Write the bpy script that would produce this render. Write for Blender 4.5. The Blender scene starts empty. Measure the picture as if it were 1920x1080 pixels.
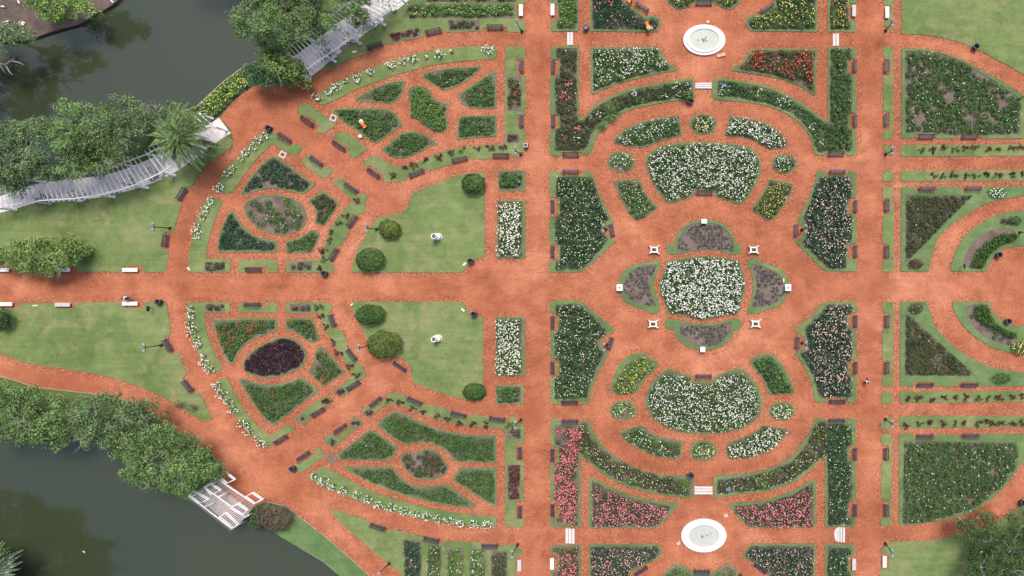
import bpy, bmesh, math, random
import numpy as np
from mathutils import Vector, Matrix
R = math.radians
sc = bpy.context.scene
COL = sc.collection
# ------------------------------------------------------------------ camera, sky, sun, exposure
S = 0.065            # metres per pixel of the plan at ground level
NX, NY, H = 1290.0, 505.0, 100.0   # plan point below the drone, flying height
cam = bpy.data.objects.new('drone_camera', bpy.data.cameras.new('drone_camera'))
COL.objects.link(cam)
cam.location = (0, 0, H)
cam.data.sensor_width = 36.0
cam.data.lens = 36.0 * H / (1920 * S)
cam.data.shift_x = -(NX - 960) / 1920
cam.data.shift_y = -(540 - NY) / 1920
cam.data.clip_start = 1.0
cam.data.clip_end = 3000
sc.camera = cam
SUN_EL, SUN_AZ = 66.0, 20.0        # elevation, compass bearing of the sun (up in the photograph is north)
w = bpy.data.worlds.new('World'); sc.world = w; w.use_nodes = True
nt = w.node_tree; nt.nodes.clear()
sky = nt.nodes.new('ShaderNodeTexSky'); sky.sky_type = 'NISHITA'; sky.sun_disc = False
sky.sun_elevation = R(SUN_EL); sky.sun_rotation = R(SUN_AZ)
sky.air_density = 1.0; sky.dust_density = 4.0; sky.ozone_density = 1.0
bg = nt.nodes.new('ShaderNodeBackground'); bg.inputs['Strength'].default_value = 0.118
wo = nt.nodes.new('ShaderNodeOutputWorld')
nt.links.new(sky.outputs[0], bg.inputs[0]); nt.links.new(bg.outputs[0], wo.inputs[0])
sun = bpy.data.objects.new('sun', bpy.data.lights.new('sun', 'SUN')); COL.objects.link(sun)
sun.data.energy = 2.2; sun.data.angle = R(17); sun.data.color = (1.0, 0.93, 0.84)
sv = Vector((math.sin(R(SUN_AZ)) * math.cos(R(SUN_EL)), math.cos(R(SUN_AZ)) * math.cos(R(SUN_EL)), math.sin(R(SUN_EL))))
sun.rotation_euler = sv.to_track_quat('Z', 'Y').to_euler()
sc.view_settings.view_transform = 'Standard'; sc.view_settings.look = 'None'
sc.view_settings.gamma = 1.0; sc.view_settings.exposure = 0.42
sc.cycles.max_bounces = 4; sc.cycles.diffuse_bounces = 2; sc.cycles.glossy_bounces = 2
sc.cycles.transparent_max_bounces = 4

# ------------------------------------------------------------------ helpers
rng = np.random.default_rng(7)
random.seed(7)

def P(px, py, h=0.0):
    k = S * (1 - h / H)
    return Vector(((px - NX) * k, (NY - py) * k, h))

def pts(s):
    if not isinstance(s, str): return np.array(s, float)
    return np.array([[float(a) for a in q.split(',')] for q in s.split()], float)

def W(a, h=0.0):
    a = np.asarray(a, float); k = S * (1 - h / H)
    return np.stack([(a[:, 0] - NX) * k, (NY - a[:, 1]) * k], 1)

def link(o, parent=None):
    COL.objects.link(o)
    if parent is not None:
        o.parent = parent
    return o

def tag(o, label=None, cat=None, group=None, kind=None):
    if label: o['label'] = label
    if cat: o['category'] = cat
    if group: o['group'] = group
    if kind: o['kind'] = kind
    return o

def empty(name, loc, label, cat, group=None, rz=0.0):
    o = bpy.data.objects.new(name, None); link(o)
    o.location = loc; o.rotation_euler = (0, 0, rz); o.empty_display_size = 0.3
    return tag(o, label, cat, group)

def npmesh(name, V, F, mat, parent=None, smooth=False):
    """many equal sized faces at once"""
    V = np.ascontiguousarray(V, np.float32); F = np.ascontiguousarray(F, np.int32)
    me = bpy.data.meshes.new(name)
    n, k = F.shape
    me.vertices.add(len(V)); me.vertices.foreach_set('co', V.ravel())
    me.loops.add(n * k); me.loops.foreach_set('vertex_index', F.ravel())
    me.polygons.add(n)
    me.polygons.foreach_set('loop_start', np.arange(0, n * k, k, dtype=np.int32))
    me.update(calc_edges=True)
    if smooth: me.polygons.foreach_set('use_smooth', np.ones(n, bool))
    me.materials.append(mat)
    return link(bpy.data.objects.new(name, me), parent)

class MB:
    """collects simple shapes, links them as ONE mesh object"""
    def __init__(s): s.v = []; s.f = []; s.sm = []
    def add(s, V, F, smooth=False):
        b = len(s.v); s.v += [tuple(x) for x in V]
        s.f += [tuple(b + i for i in f) for f in F]; s.sm += [smooth] * len(F)
    def box(s, c, d, rz=0.0, bev=0.0, rx=0.0):
        hx, hy, hz = d[0] / 2, d[1] / 2, d[2] / 2
        M = Matrix.Translation(c) @ Matrix.Rotation(rz, 4, 'Z') @ Matrix.Rotation(rx, 4, 'X')
        if bev <= 0:
            V = [M @ Vector((x * hx, y * hy, z * hz)) for z in (-1, 1) for x, y in ((-1, -1), (1, -1), (1, 1), (-1, 1))]
            F = [(3, 2, 1, 0), (4, 5, 6, 7), (0, 1, 5, 4), (1, 2, 6, 5), (2, 3, 7, 6), (3, 0, 4, 7)]
        else:
            b = bev
            V = []
            for z, e in ((-hz, 0), (hz - b, 0), (hz, b)):
                V += [M @ Vector((x * (hx - e), y * (hy - e), z)) for x, y in ((-1, -1), (1, -1), (1, 1), (-1, 1))]
            F = [(3, 2, 1, 0), (8, 9, 10, 11)]
            for r in (0, 4):
                F += [(r + i, r + (i + 1) % 4, r + 4 + (i + 1) % 4, r + 4 + i) for i in range(4)]
        s.add(V, F)
    def lathe(s, prof, c=(0, 0, 0), n=24, sx=1.0, sy=1.0, cap=True, smooth=True):
        V = []; F = []
        for r, z in prof:
            for i in range(n):
                a = 2 * math.pi * i / n
                V.append((c[0] + r * sx * math.cos(a), c[1] + r * sy * math.sin(a), c[2] + z))
        for j in range(len(prof) - 1):
            for i in range(n):
                i2 = (i + 1) % n
                F.append((j * n + i, j * n + i2, (j + 1) * n + i2, (j + 1) * n + i))
        if cap:
            F.append(tuple(range(n - 1, -1, -1)))
            F.append(tuple((len(prof) - 1) * n + i for i in range(n)))
        s.add(V, F, smooth)
    def tube(s, path, rad, n=6, cap=True):
        path = [Vector(p) for p in path]
        if not hasattr(rad, '__len__'): rad = [rad] * len(path)
        V = []; F = []
        for j, p in enumerate(path):
            d = (path[min(j + 1, len(path) - 1)] - path[max(j - 1, 0)])
            if d.length < 1e-9: d = Vector((0, 0, 1))
            d.normalize()
            a = d.orthogonal().normalized() if abs(d.z) > .9 else d.cross(Vector((0, 0, 1))).normalized()
            b = d.cross(a)
            for i in range(n):
                t = 2 * math.pi * i / n
                V.append(p + (a * math.cos(t) + b * math.sin(t)) * rad[j])
        for j in range(len(path) - 1):
            for i in range(n):
                i2 = (i + 1) % n
                F.append((j * n + i, j * n + i2, (j + 1) * n + i2, (j + 1) * n + i))
        if cap:
            F.append(tuple(range(n - 1, -1, -1))); F.append(tuple((len(path) - 1) * n + i for i in range(n)))
        s.add(V, F, True)
    def ball(s, c, r, n=10, m=6):
        if not hasattr(r, '__len__'): r = (r, r, r)
        V = [(c[0], c[1], c[2] - r[2])]
        for j in range(1, m):
            t = -math.pi / 2 + math.pi * j / m
            for i in range(n):
                a = 2 * math.pi * i / n
                V.append((c[0] + r[0] * math.cos(t) * math.cos(a), c[1] + r[1] * math.cos(t) * math.sin(a), c[2] + r[2] * math.sin(t)))
        V.append((c[0], c[1], c[2] + r[2]))
        F = [(0, 1 + (i + 1) % n, 1 + i) for i in range(n)]
        for j in range(m - 2):
            for i in range(n):
                a = 1 + j * n; F.append((a + i, a + (i + 1) % n, a + n + (i + 1) % n, a + n + i))
        a = 1 + (m - 2) * n; T = len(V) - 1
        F += [(a + i, a + (i + 1) % n, T) for i in range(n)]
        s.add(V, F, True)
    def build(s, name, mat, parent=None):
        me = bpy.data.meshes.new(name); me.from_pydata(s.v, [], s.f); me.update()
        me.polygons.foreach_set('use_smooth', s.sm)
        me.materials.append(mat)
        return link(bpy.data.objects.new(name, me), parent)

def dup(o, parent=None):
    c = o.copy(); COL.objects.link(c)
    if parent is not None:
        c.parent = parent
    for ch in o.children: dup(ch, c)
    return c

# ------------------------------------------------------------------ polygons (plan pixels)
def smooth_poly(p, step=5.0, ang=30, rnd=1.3):
    p = np.asarray(p, float); n = len(p)
    nx = np.roll(p, -1, 0); pv = np.roll(p, 1, 0)
    e1 = p - pv; e2 = nx - p
    l1 = np.linalg.norm(e1, axis=1) + 1e-9; l2 = np.linalg.norm(e2, axis=1) + 1e-9
    d1 = e1 / l1[:, None]; d2 = e2 / l2[:, None]
    turn = np.degrees(np.arccos(np.clip((d1 * d2).sum(1), -1, 1)))
    corner = turn > ang
    t = d1 * l2[:, None] + d2 * l1[:, None]; t /= np.linalg.norm(t, axis=1)[:, None] + 1e-9
    q = []; qc = []
    for i in range(n):
        j = (i + 1) % n
        L = l2[i]; k = max(1, int(round(L / step)))
        a = (d2[i] if corner[i] else t[i]) * min(1, 1.6 * l1[i] / L); b = (d2[i] if corner[j] else t[j]) * min(1, 1.6 * l2[j] / L)
        if corner[i] and corner[j]: k = max(1, int(L / 14))
        for m in range(k):
            u = m / k; h = u * u
            q.append((2 * u * h - 3 * h + 1) * p[i] + (u * h - 2 * h + u) * L * a + (-2 * u * h + 3 * h) * p[j] + (u * h - h) * L * b)
            qc.append(corner[i] and m == 0)
    q = np.array(q); out = []
    m = len(q)
    for i in range(m):
        if qc[i] and rnd > 0:
            a = q[i - 1] - q[i]; b = q[(i + 1) % m] - q[i]
            la = np.linalg.norm(a) + 1e-9; lb = np.linalg.norm(b) + 1e-9
            r = min(rnd, la * .4, lb * .4)
            A = q[i] + a / la * r; B = q[i] + b / lb * r
            out += [A, .25 * A + .5 * q[i] + .25 * B, B]
        else: out.append(q[i])
    return unloop(np.array(out))

def area2(p):
    x, y = p[:, 0], p[:, 1]
    return (x * np.roll(y, -1) - np.roll(x, -1) * y).sum() / 2

def inside(p, q):
    """which of points q lie inside polygon p"""
    q = np.atleast_2d(q); x, y = q[:, 0], q[:, 1]
    r = np.zeros(len(q), bool)
    a = p; b = np.roll(p, -1, 0)
    for (x1, y1), (x2, y2) in zip(a, b):
        c = (y1 > y) != (y2 > y)
        if y1 != y2:
            r ^= c & (x < (x2 - x1) * (y - y1) / (y2 - y1) + x1)
    return r

def dist(p, q):
    q = np.atleast_2d(q); d = np.full(len(q), 1e9)
    a = p; b = np.roll(p, -1, 0)
    for u, v in zip(a, b):
        e = v - u; t = np.clip(((q - u) @ e) / (e @ e + 1e-12), 0, 1)
        d = np.minimum(d, np.linalg.norm(q - u - t[:, None] * e, axis=1))
    return d

def unloop(p):
    """cut the small loops out of an outline that crosses itself"""
    p = [np.array(v) for v in p]; again = True; guard = 0
    while again and guard < 40 and len(p) > 4:
        again = False; guard += 1; n = len(p)
        A = np.array(p); B = np.roll(A, -1, 0); D = B - A
        for i in range(n):
            r = D[i]; q = A - A[i]; den = r[0] * D[:, 1] - r[1] * D[:, 0]
            with np.errstate(all='ignore'):
                t = (q[:, 0] * D[:, 1] - q[:, 1] * D[:, 0]) / den; u = (q[:, 0] * r[1] - q[:, 1] * r[0]) / den
            hit = (t > 1e-9) & (t < 1 - 1e-9) & (u > 1e-9) & (u < 1 - 1e-9)
            hit[[i, (i + 1) % n, (i - 1) % n]] = False
            js = np.nonzero(hit)[0]; js = js[js > i]
            if len(js):
                j = js[0]; X = A[i] + r * t[j]
                if j - i <= n - (j - i): p = p[:i + 1] + [X] + p[j + 1:]
                else: p = p[i + 1:j + 1] + [X]
                again = True; break
    return np.array(p)

def inset(p, w):
    if area2(p) < 0: p = p[::-1]
    e = np.roll(p, -1, 0) - p
    e /= np.linalg.norm(e, axis=1)[:, None] + 1e-9
    n = np.stack([-e[:, 1], e[:, 0]], 1)
    m = n + np.roll(n, 1, 0)
    m /= np.maximum((m * m).sum(1), .35)[:, None] / 2
    q = p + m * w
    ok = inside(p, q) & (dist(p, q) > w * .86)
    return unloop(q[ok])

def slab(name, poly, z0, z1, mat, parent=None, jit=0.0, h=0.0):
    a = W(poly, h)
    if jit: a = a + rng.normal(0, jit, a.shape)
    if area2(a) < 0: a = a[::-1]
    n = len(a)
    V = [(x, y, z0) for x, y in a] + [(x, y, z1) for x, y in a]
    F = [tuple(range(n, 2 * n))] + [(i, (i + 1) % n, n + (i + 1) % n, n + i) for i in range(n)]
    me = bpy.data.meshes.new(name); me.from_pydata(V, [], F); me.update(); me.materials.append(mat)
    o = bpy.data.objects.new(name, me)
    return link(o, parent)

def ring_slab(name, outer, inner, z0, z1, mat, parent=None, jit=0.0):
    """flat border between two outlines, with its outer and inner edges"""
    from mathutils.geometry import tessellate_polygon
    a = W(outer); b = W(inner)
    if jit: a = a + rng.normal(0, jit, a.shape); b = b + rng.normal(0, jit * .6, b.shape)
    if area2(a) < 0: a = a[::-1]
    if area2(b) < 0: b = b[::-1]
    n, m = len(a), len(b); al = np.concatenate([a, b])
    T = tessellate_polygon([[Vector((x, y, 0)) for x, y in a], [Vector((x, y, 0)) for x, y in b[::-1]]])
    ix = list(range(n)) + [n + m - 1 - i for i in range(m)]
    F = []
    for t in T:
        t = [ix[k] for k in t]
        u, v, w_ = al[t[0]], al[t[1]], al[t[2]]
        if (v[0] - u[0]) * (w_[1] - u[1]) - (v[1] - u[1]) * (w_[0] - u[0]) < 0: t = t[::-1]
        F.append(tuple(t))
    V = [(x, y, z1) for x, y in al] + [(x, y, z0) for x, y in al]; N = n + m
    F += [(i + N, (i + 1) % n + N, (i + 1) % n, i) for i in range(n)]
    F += [(n + i, n + (i + 1) % m, n + (i + 1) % m + N, n + i + N) for i in range(m)]
    me = bpy.data.meshes.new(name); me.from_pydata(V, [], F); me.update(); me.materials.append(mat)
    return link(bpy.data.objects.new(name, me), parent)

ZI = [0]
def znext():
    ZI[0] += 1
    return ZI[0] * 0.00012

def samp(poly, n):
    """n random points inside a polygon"""
    lo, hi = poly.min(0), poly.max(0); out = []; tot = 0
    while tot < n:
        q = rng.uniform(lo, hi, (int(n * 2.2) + 20, 2)); q = q[inside(poly, q)]
        out.append(q); tot += len(q)
        if len(q) == 0 and tot == 0 and len(out) > 20: return np.zeros((0, 2))
    return np.concatenate(out)[:n]
# ------------------------------------------------------------------ materials
def mat_new(name, rough=0.8, spec=0.3):
    m = bpy.data.materials.new(name); m.use_nodes = True
    t = m.node_tree; b = t.nodes['Principled BSDF']
    b.inputs['Roughness'].default_value = rough
    b.inputs['Specular IOR Level'].default_value = spec
    return m, t, b

def noise(t, scale, detail=4, rough=.6, vec=None, dist=0.0):
    n = t.nodes.new('ShaderNodeTexNoise'); n.inputs['Scale'].default_value = scale
    n.inputs['Detail'].default_value = detail; n.inputs['Roughness'].default_value = rough
    n.inputs['Distortion'].default_value = dist
    if vec is not None: t.links.new(vec, n.inputs['Vector'])
    return n

def ramp(t, fac, stops):
    r = t.nodes.new('ShaderNodeValToRGB'); e = r.color_ramp.elements
    while len(e) < len(stops): e.new(0.5)
    for el, (p, c) in zip(e, stops):
        el.position = p; el.color = (*c, 1) if len(c) == 3 else c
    t.links.new(fac, r.inputs[0]); return r

def mixc(t, fac, a, b, mode='MIX'):
    m = t.nodes.new('ShaderNodeMix'); m.data_type = 'RGBA'; m.blend_type = mode
    for s, v in ((0, fac), (6, a), (7, b)):
        if isinstance(v, (int, float)): m.inputs[s].default_value = v
        elif isinstance(v, tuple): m.inputs[s].default_value = (*v, 1)
        else: t.links.new(v, m.inputs[s])
    return m.outputs[2]

def pos(t):
    return t.nodes.new('ShaderNodeNewGeometry').outputs['Position']

def bump(t, b, h, strength, dist=.05):
    n = t.nodes.new('ShaderNodeBump'); n.inputs['Strength'].default_value = strength; n.inputs['Distance'].default_value = dist
    t.links.new(h, n.inputs['Height']); t.links.new(n.outputs[0], b.inputs['Normal'])

def plain(name, c, rough=.6, var=.12, scale=6.0, spec=.4, metal=0.0):
    m, t, b = mat_new(name, rough, spec)
    n = noise(t, scale, 5, .65, pos(t))
    lo = tuple(x * (1 - var) for x in c); hi = tuple(min(1, x * (1 + var)) for x in c)
    r = ramp(t, n.outputs[0], [(.3, lo), (.7, hi)])
    t.links.new(r.outputs[0], b.inputs['Base Color']); b.inputs['Metallic'].default_value = metal
    return m

M = {}
def gravel_material():
    m, t, b = mat_new('red_gravel', .95, .1)
    p = pos(t)
    big = noise(t, .055, 5, .62, p, .4); mid = noise(t, .32, 5, .65, p); fine = noise(t, 2.6, 6, .85, p)
    grit = noise(t, 6.5, 3, .8, p)
    c = ramp(t, big.outputs[0], [(.30, (.325, .104, .052)), (.5, (.420, .145, .076)), (.68, (.525, .203, .116))]).outputs[0]
    c2 = ramp(t, mid.outputs[0], [(.33, (.72, .68, .65)), (.5, (.97, .97, .97)), (.70, (1.18, 1.24, 1.28))]).outputs[0]
    c = mixc(t, 1.0, c, c2, 'MULTIPLY')
    c3 = ramp(t, fine.outputs[0], [(.30, (.64, .58, .54)), (.46, (.98, .98, .98)), (.60, (1.08, 1.12, 1.15)), (.72, (1.38, 1.52, 1.62))]).outputs[0]
    c = mixc(t, .8, c, c3, 'MULTIPLY')
    c4 = ramp(t, grit.outputs[0], [(.30, (.58, .52, .48)), (.48, (.98, .98, .98)), (.68, (1.42, 1.6, 1.72))]).outputs[0]
    c = mixc(t, .6, c, c4, 'MULTIPLY')
    mp = t.nodes.new('ShaderNodeMapping'); mp.inputs['Scale'].default_value = (.12, .9, 1); t.links.new(p, mp.inputs[0])
    stx = noise(t, 1.0, 5, .7, mp.outputs[0], .5)
    c5 = ramp(t, stx.outputs[0], [(.35, (.90, .89, .88)), (.65, (1.08, 1.10, 1.11))]).outputs[0]
    c = mixc(t, .8, c, c5, 'MULTIPLY')
    # damp stains of their own shape
    damp = noise(t, .12, 3, .5, p, 1.2)
    d = ramp(t, damp.outputs[0], [(.53, (0, 0, 0)), (.70, (1, 1, 1))]).outputs[0]
    f = t.nodes.new('ShaderNodeMath'); f.operation = 'MULTIPLY'; f.inputs[1].default_value = .62
    t.links.new(d, f.inputs[0])
    c = mixc(t, f.outputs[0], c, (.29, .092, .048))
    t.links.new(c, b.inputs['Base Color'])
    bump(t, b, fine.outputs[0], .35, .03)
    return m

def grass_material(name, dark, mid_, light, dry, dryness=.6):
    m, t, b = mat_new(name, .95, .08)
    p = pos(t)
    big = noise(t, .16, 5, .62, p, .6); mid = noise(t, .9, 5, .7, p); fine = noise(t, 5.0, 6, .85, p)
    c = ramp(t, big.outputs[0], [(.32, dark), (.5, mid_), (.66, light)]).outputs[0]
    dr = noise(t, .28, 6, .7, p, .8)
    d = ramp(t, dr.outputs[0], [(.50, (0, 0, 0)), (.70, (dryness, dryness, dryness))]).outputs[0]
    c = mixc(t, d, c, dry)
    c2 = ramp(t, mid.outputs[0], [(.3, (.84, .86, .82)), (.7, (1.14, 1.12, 1.14))]).outputs[0]
    c = mixc(t, 1.0, c, c2, 'MULTIPLY')
    mp = t.nodes.new('ShaderNodeMapping'); mp.inputs['Scale'].default_value = (.16, 1.7, 1); mp.inputs['Rotation'].default_value = (0, 0, .06); t.links.new(p, mp.inputs[0])
    mow = noise(t, 1.0, 5, .72, mp.outputs[0], .3)
    c4 = ramp(t, mow.outputs[0], [(.34, (.86, .88, .84)), (.66, (1.14, 1.11, 1.14))]).outputs[0]
    c = mixc(t, .85, c, c4, 'MULTIPLY')
    c3 = ramp(t, fine.outputs[0], [(.3, (.72, .76, .7)), (.5, (1, 1, 1)), (.7, (1.25, 1.22, 1.25))]).outputs[0]
    c = mixc(t, .8, c, c3, 'MULTIPLY')
    t.links.new(c, b.inputs['Base Color'])
    bump(t, b, fine.outputs[0], .5, .04)
    return m

def soil_material(name='bed_soil', a=(.105, .078, .068), b_=(.235, .185, .165)):
    m, t, b = mat_new(name, .97, .08)
    p = pos(t)
    big = noise(t, .5, 5, .65, p); fine = noise(t, 6, 6, .85, p)
    c = ramp(t, big.outputs[0], [(.3, a), (.7, b_)]).outputs[0]
    c3 = ramp(t, fine.outputs[0], [(.28, (.5, .5, .5)), (.5, (1, 1, 1)), (.72, (1.4, 1.4, 1.4))]).outputs[0]
    c = mixc(t, 1.0, c, c3, 'MULTIPLY')
    t.links.new(c, b.inputs['Base Color']); bump(t, b, fine.outputs[0], .6, .05)
    return m

def island_material(name, stops, rough=.7, spec=.08, nscale=.7, nvar=.3):
    """leaf or petal: colour differs from leaf to leaf and from plant to plant"""
    m, t, b = mat_new(name, rough, spec)
    g = t.nodes.new('ShaderNodeNewGeometry')
    c = ramp(t, g.outputs['Random Per Island'], stops).outputs[0]
    if nvar:
        n = noise(t, nscale, 4, .65, g.outputs['Position'])
        c2 = ramp(t, n.outputs[0], [(.3, (1 - nvar,) * 3), (.7, (1 + nvar,) * 3)]).outputs[0]
        c = mixc(t, 1.0, c, c2, 'MULTIPLY')
    t.links.new(c, b.inputs['Base Color'])
    return m

M['gravel'] = gravel_material()
M['lawn'] = grass_material('lawn_grass', (.112, .170, .060), (.156, .214, .080), (.200, .250, .102), (.28, .255, .145), .75)
M['edge'] = grass_material('edging_grass', (.092, .162, .062), (.125, .200, .080), (.165, .235, .098), (.19, .21, .105), .5)
M['ground'] = grass_material('rough_grass', (.06, .105, .035), (.085, .135, .045), (.12, .165, .06), (.15, .13, .08), .6)
M['soil'] = soil_material()
M['bank'] = soil_material('bank_soil', (.07, .055, .05), (.18, .14, .125))
M['white'] = plain('white_marble', (.76, .755, .74), .5, .10, 2.2)
M['cream'] = plain('pale_stone', (.55, .52, .48), .8, .12, 4)
M['kerb'] = plain('weathered_kerb', (.40, .33, .27), .9, .2, 3)
M['stepstone'] = plain('step_stone', (.60, .58, .56), .8, .12, 5)
M['pinkstone'] = plain('pinkish_stone', (.62, .40, .30), .85, .12, 8)
M['greystone'] = plain('grey_bench_stone', (.50, .49, .47), .8, .15, 5)
M['slat'] = plain('plum_painted_wood', (.052, .048, .070), .5, .25, 12, .4)
M['slat2'] = plain('brown_painted_wood', (.055, .048, .065), .5, .25, 12, .4)
M['iron'] = plain('dark_iron', (.022, .026, .032), .45, .2, 10, .5)
M['binpaint'] = plain('navy_bin_paint', (.018, .022, .04), .4, .2, 10, .5)
M['binrim'] = plain('bin_rim_metal', (.12, .13, .16), .35, .2, 10, .5, .5)
M['globe'] = plain('milky_glass', (.32, .38, .44), .18, .08, 4, .6)
M['blue'] = plain('blue_panel', (.16, .26, .42), .45, .1, 6)
M['green'] = plain('dark_green_paint', (.02, .045, .04), .5, .15, 6)
M['yellowtag'] = plain('cream_label', (.80, .76, .45), .6, .08, 6)
M['water0'] = plain('fountain_water', (.47, .49, .44), .35, .08, 1.6, .1)
M['stain'] = plain('fountain_stain', (.20, .21, .18), .3, .4, 5, .4)
M['whitepaint'] = plain('white_painted_wood', (.82, .83, .84), .6, .10, 5)
M['paving'] = plain('pergola_paving', (.72, .665, .65), .9, .16, 2.2, .2)
M['darkpaving'] = plain('dark_slate_panel', (.22, .215, .215), .8, .2, 5, .3)
M['deck'] = plain('weathered_deck_boards', (.46, .40, .35), .85, .14, 3, .2)
M['pinkdeck'] = plain('rosy_deck_boards', (.40, .30, .265), .85, .14, 3, .2)
M['bark'] = plain('grey_bark', (.20, .165, .145), .9, .3, 8, .2)
M['twig'] = plain('pale_twig', (.30, .28, .25), .9, .25, 8, .2)
M['deadwood'] = plain('bleached_dead_wood', (.30, .27, .27), .9, .2, 8, .2)
M['litter'] = island_material('fallen_leaf', [(0, (.12, .04, .028)), (.55, (.24, .075, .042)), (.85, (.40, .14, .07)), (1, (.55, .3, .18))], .9, .1, nvar=0)
M['grit'] = island_material('pale_grit', [(0, (.44, .165, .098)), (.6, (.53, .225, .14)), (1, (.64, .36, .25))], .95, .05, nvar=0)
M['plume'] = plain('white_feathers', (.82, .82, .80), .8, .05, 6)
M['beak'] = plain('orange_beak', (.6, .25, .05), .5, .1, 6)

LEAF = {}
def leafmat(key, base, warm=None, hi=1.75, mul=1.0, nv=.3, ns=.7):
    base = tuple(x * mul for x in base); warm = tuple(x * mul for x in warm) if warm else None
    b = base; wv = warm or tuple(x * 1.2 for x in b)
    LEAF[key] = island_material('leaf_' + key, [(0, tuple(x * .4 for x in b)), (.4, tuple(x * 1.05 for x in b)), (.78, tuple(x * hi for x in b)), (1, wv)], nscale=ns, nvar=nv)
leafmat('deep', (.040, .082, .036), (.12, .19, .075))
leafmat('teal', (.033, .072, .042), (.10, .16, .085))
leafmat('mid', (.062, .118, .042), (.16, .22, .075))
leafmat('olive', (.090, .125, .036), (.20, .22, .08))
leafmat('fresh', (.085, .165, .044), (.20, .28, .09))
leafmat('bronze', (.060, .085, .038), (.17, .085, .05))
leafmat('plum', (.040, .023, .030), (.085, .045, .06), 1.7)
leafmat('burgundy', (.085, .036, .034), (.15, .09, .06), 1.7)
leafmat('dusk', (.060, .080, .066), (.12, .13, .15), 1.8)
leafmat('box', (.052, .105, .030), (.12, .19, .05))
leafmat('boxolive', (.085, .125, .030), (.19, .20, .05))
leafmat('tree', (.064, .110, .038), (.17, .20, .075), mul=1.65, nv=.48, ns=.42)
leafmat('treeblue', (.060, .098, .042), (.16, .19, .085), mul=1.65, nv=.48, ns=.42)
leafmat('treelime', (.105, .18, .042), (.24, .30, .08), mul=1.65, nv=.48, ns=.42)
leafmat('willow', (.080, .122, .036), (.17, .20, .07), mul=1.65, nv=.48, ns=.42)
leafmat('dark', (.040, .085, .042), (.09, .14, .06), mul=1.65, nv=.48, ns=.42)
leafmat('brownbush', (.115, .085, .065), (.22, .16, .12), 1.6)
leafmat('palm', (.10, .155, .06), (.24, .29, .15), mul=1.2, nv=.48, ns=.42)
leafmat('palmgrey', (.075, .11, .075), (.27, .24, .2), mul=1.65, nv=.48, ns=.42)
leafmat('sage', (.11, .13, .075), (.24, .24, .16), 1.6)
leafmat('airy', (.056, .102, .034), (.14, .17, .08), nv=.4)
PETAL = {}
def petal(key, c, d=None):
    d = d or tuple(x * .8 for x in c)
    PETAL[key] = island_material('petal_' + key, [(0, d), (1, c)], .7, .15, nvar=0)
petal('white', (.86, .86, .82), (.62, .64, .54)); petal('cream', (.84, .80, .56), (.66, .62, .36)); petal('yellow', (.78, .66, .12), (.62, .55, .16))
petal('peach', (.80, .40, .16), (.74, .58, .18)); petal('pink', (.66, .09, .19), (.72, .26, .33)); petal('palepink', (.78, .58, .55), (.76, .36, .38))
petal('salmon', (.70, .10, .13), (.76, .26, .26)); petal('red', (.52, .03, .022), (.56, .08, .035)); petal('crimson', (.45, .025, .03), (.5, .08, .06))
petal('magenta', (.55, .05, .13)); petal('blueflower', (.25, .38, .70)); petal('orange', (.80, .30, .08), (.75, .5, .14))

# ------------------------------------------------------------------ leaves and flowers
def leaf_quads(c, nrm, L, Wd):
    """diamond leaves at c with normals nrm"""
    n = len(c)
    nrm = nrm / (np.linalg.norm(nrm, axis=1)[:, None] + 1e-9)
    r = rng.normal(size=(n, 3)); u = r - (r * nrm).sum(1)[:, None] * nrm
    u /= np.linalg.norm(u, axis=1)[:, None] + 1e-9
    v = np.cross(nrm, u)
    L = (L * rng.uniform(.65, 1.35, n))[:, None] / 2; Wd = (Wd * rng.uniform(.7, 1.3, n))[:, None] / 2
    V = np.stack([c - u * L, c + v * Wd - nrm * Wd * .25, c + u * L, c - v * Wd - nrm * Wd * .25], 1).reshape(-1, 3)
    return V, np.arange(4 * n, dtype=np.int32).reshape(n, 4)

def flowers(name, c, r, mat, parent):
    n = len(c)
    if n == 0: return None
    rr = r * rng.uniform(.7, 1.3, n)
    a = np.linspace(0, 2 * np.pi, 7)[:6][None, :] + rng.uniform(0, 1, (n, 1))
    lift = rng.normal(0, .25, (n, 2))
    X = c[:, None, 0] + rr[:, None] * np.cos(a); Y = c[:, None, 1] + rr[:, None] * np.sin(a)
    Z = c[:, None, 2] + (np.cos(a) * lift[:, :1] + np.sin(a) * lift[:, 1:]) * rr[:, None]
    ring = np.stack([X, Y, Z], 2); top = (c + np.stack([np.zeros(n), np.zeros(n), rr * .55], 1))[:, None, :]
    V = np.concatenate([ring, top], 1).reshape(-1, 3)
    b = np.arange(n)[:, None, None] * 7
    k = np.arange(6)
    F = np.stack([k, (k + 1) % 6, np.full(6, 6)], 1)[None] + b
    return npmesh(name, V, F.reshape(-1, 3), mat, parent)

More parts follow.
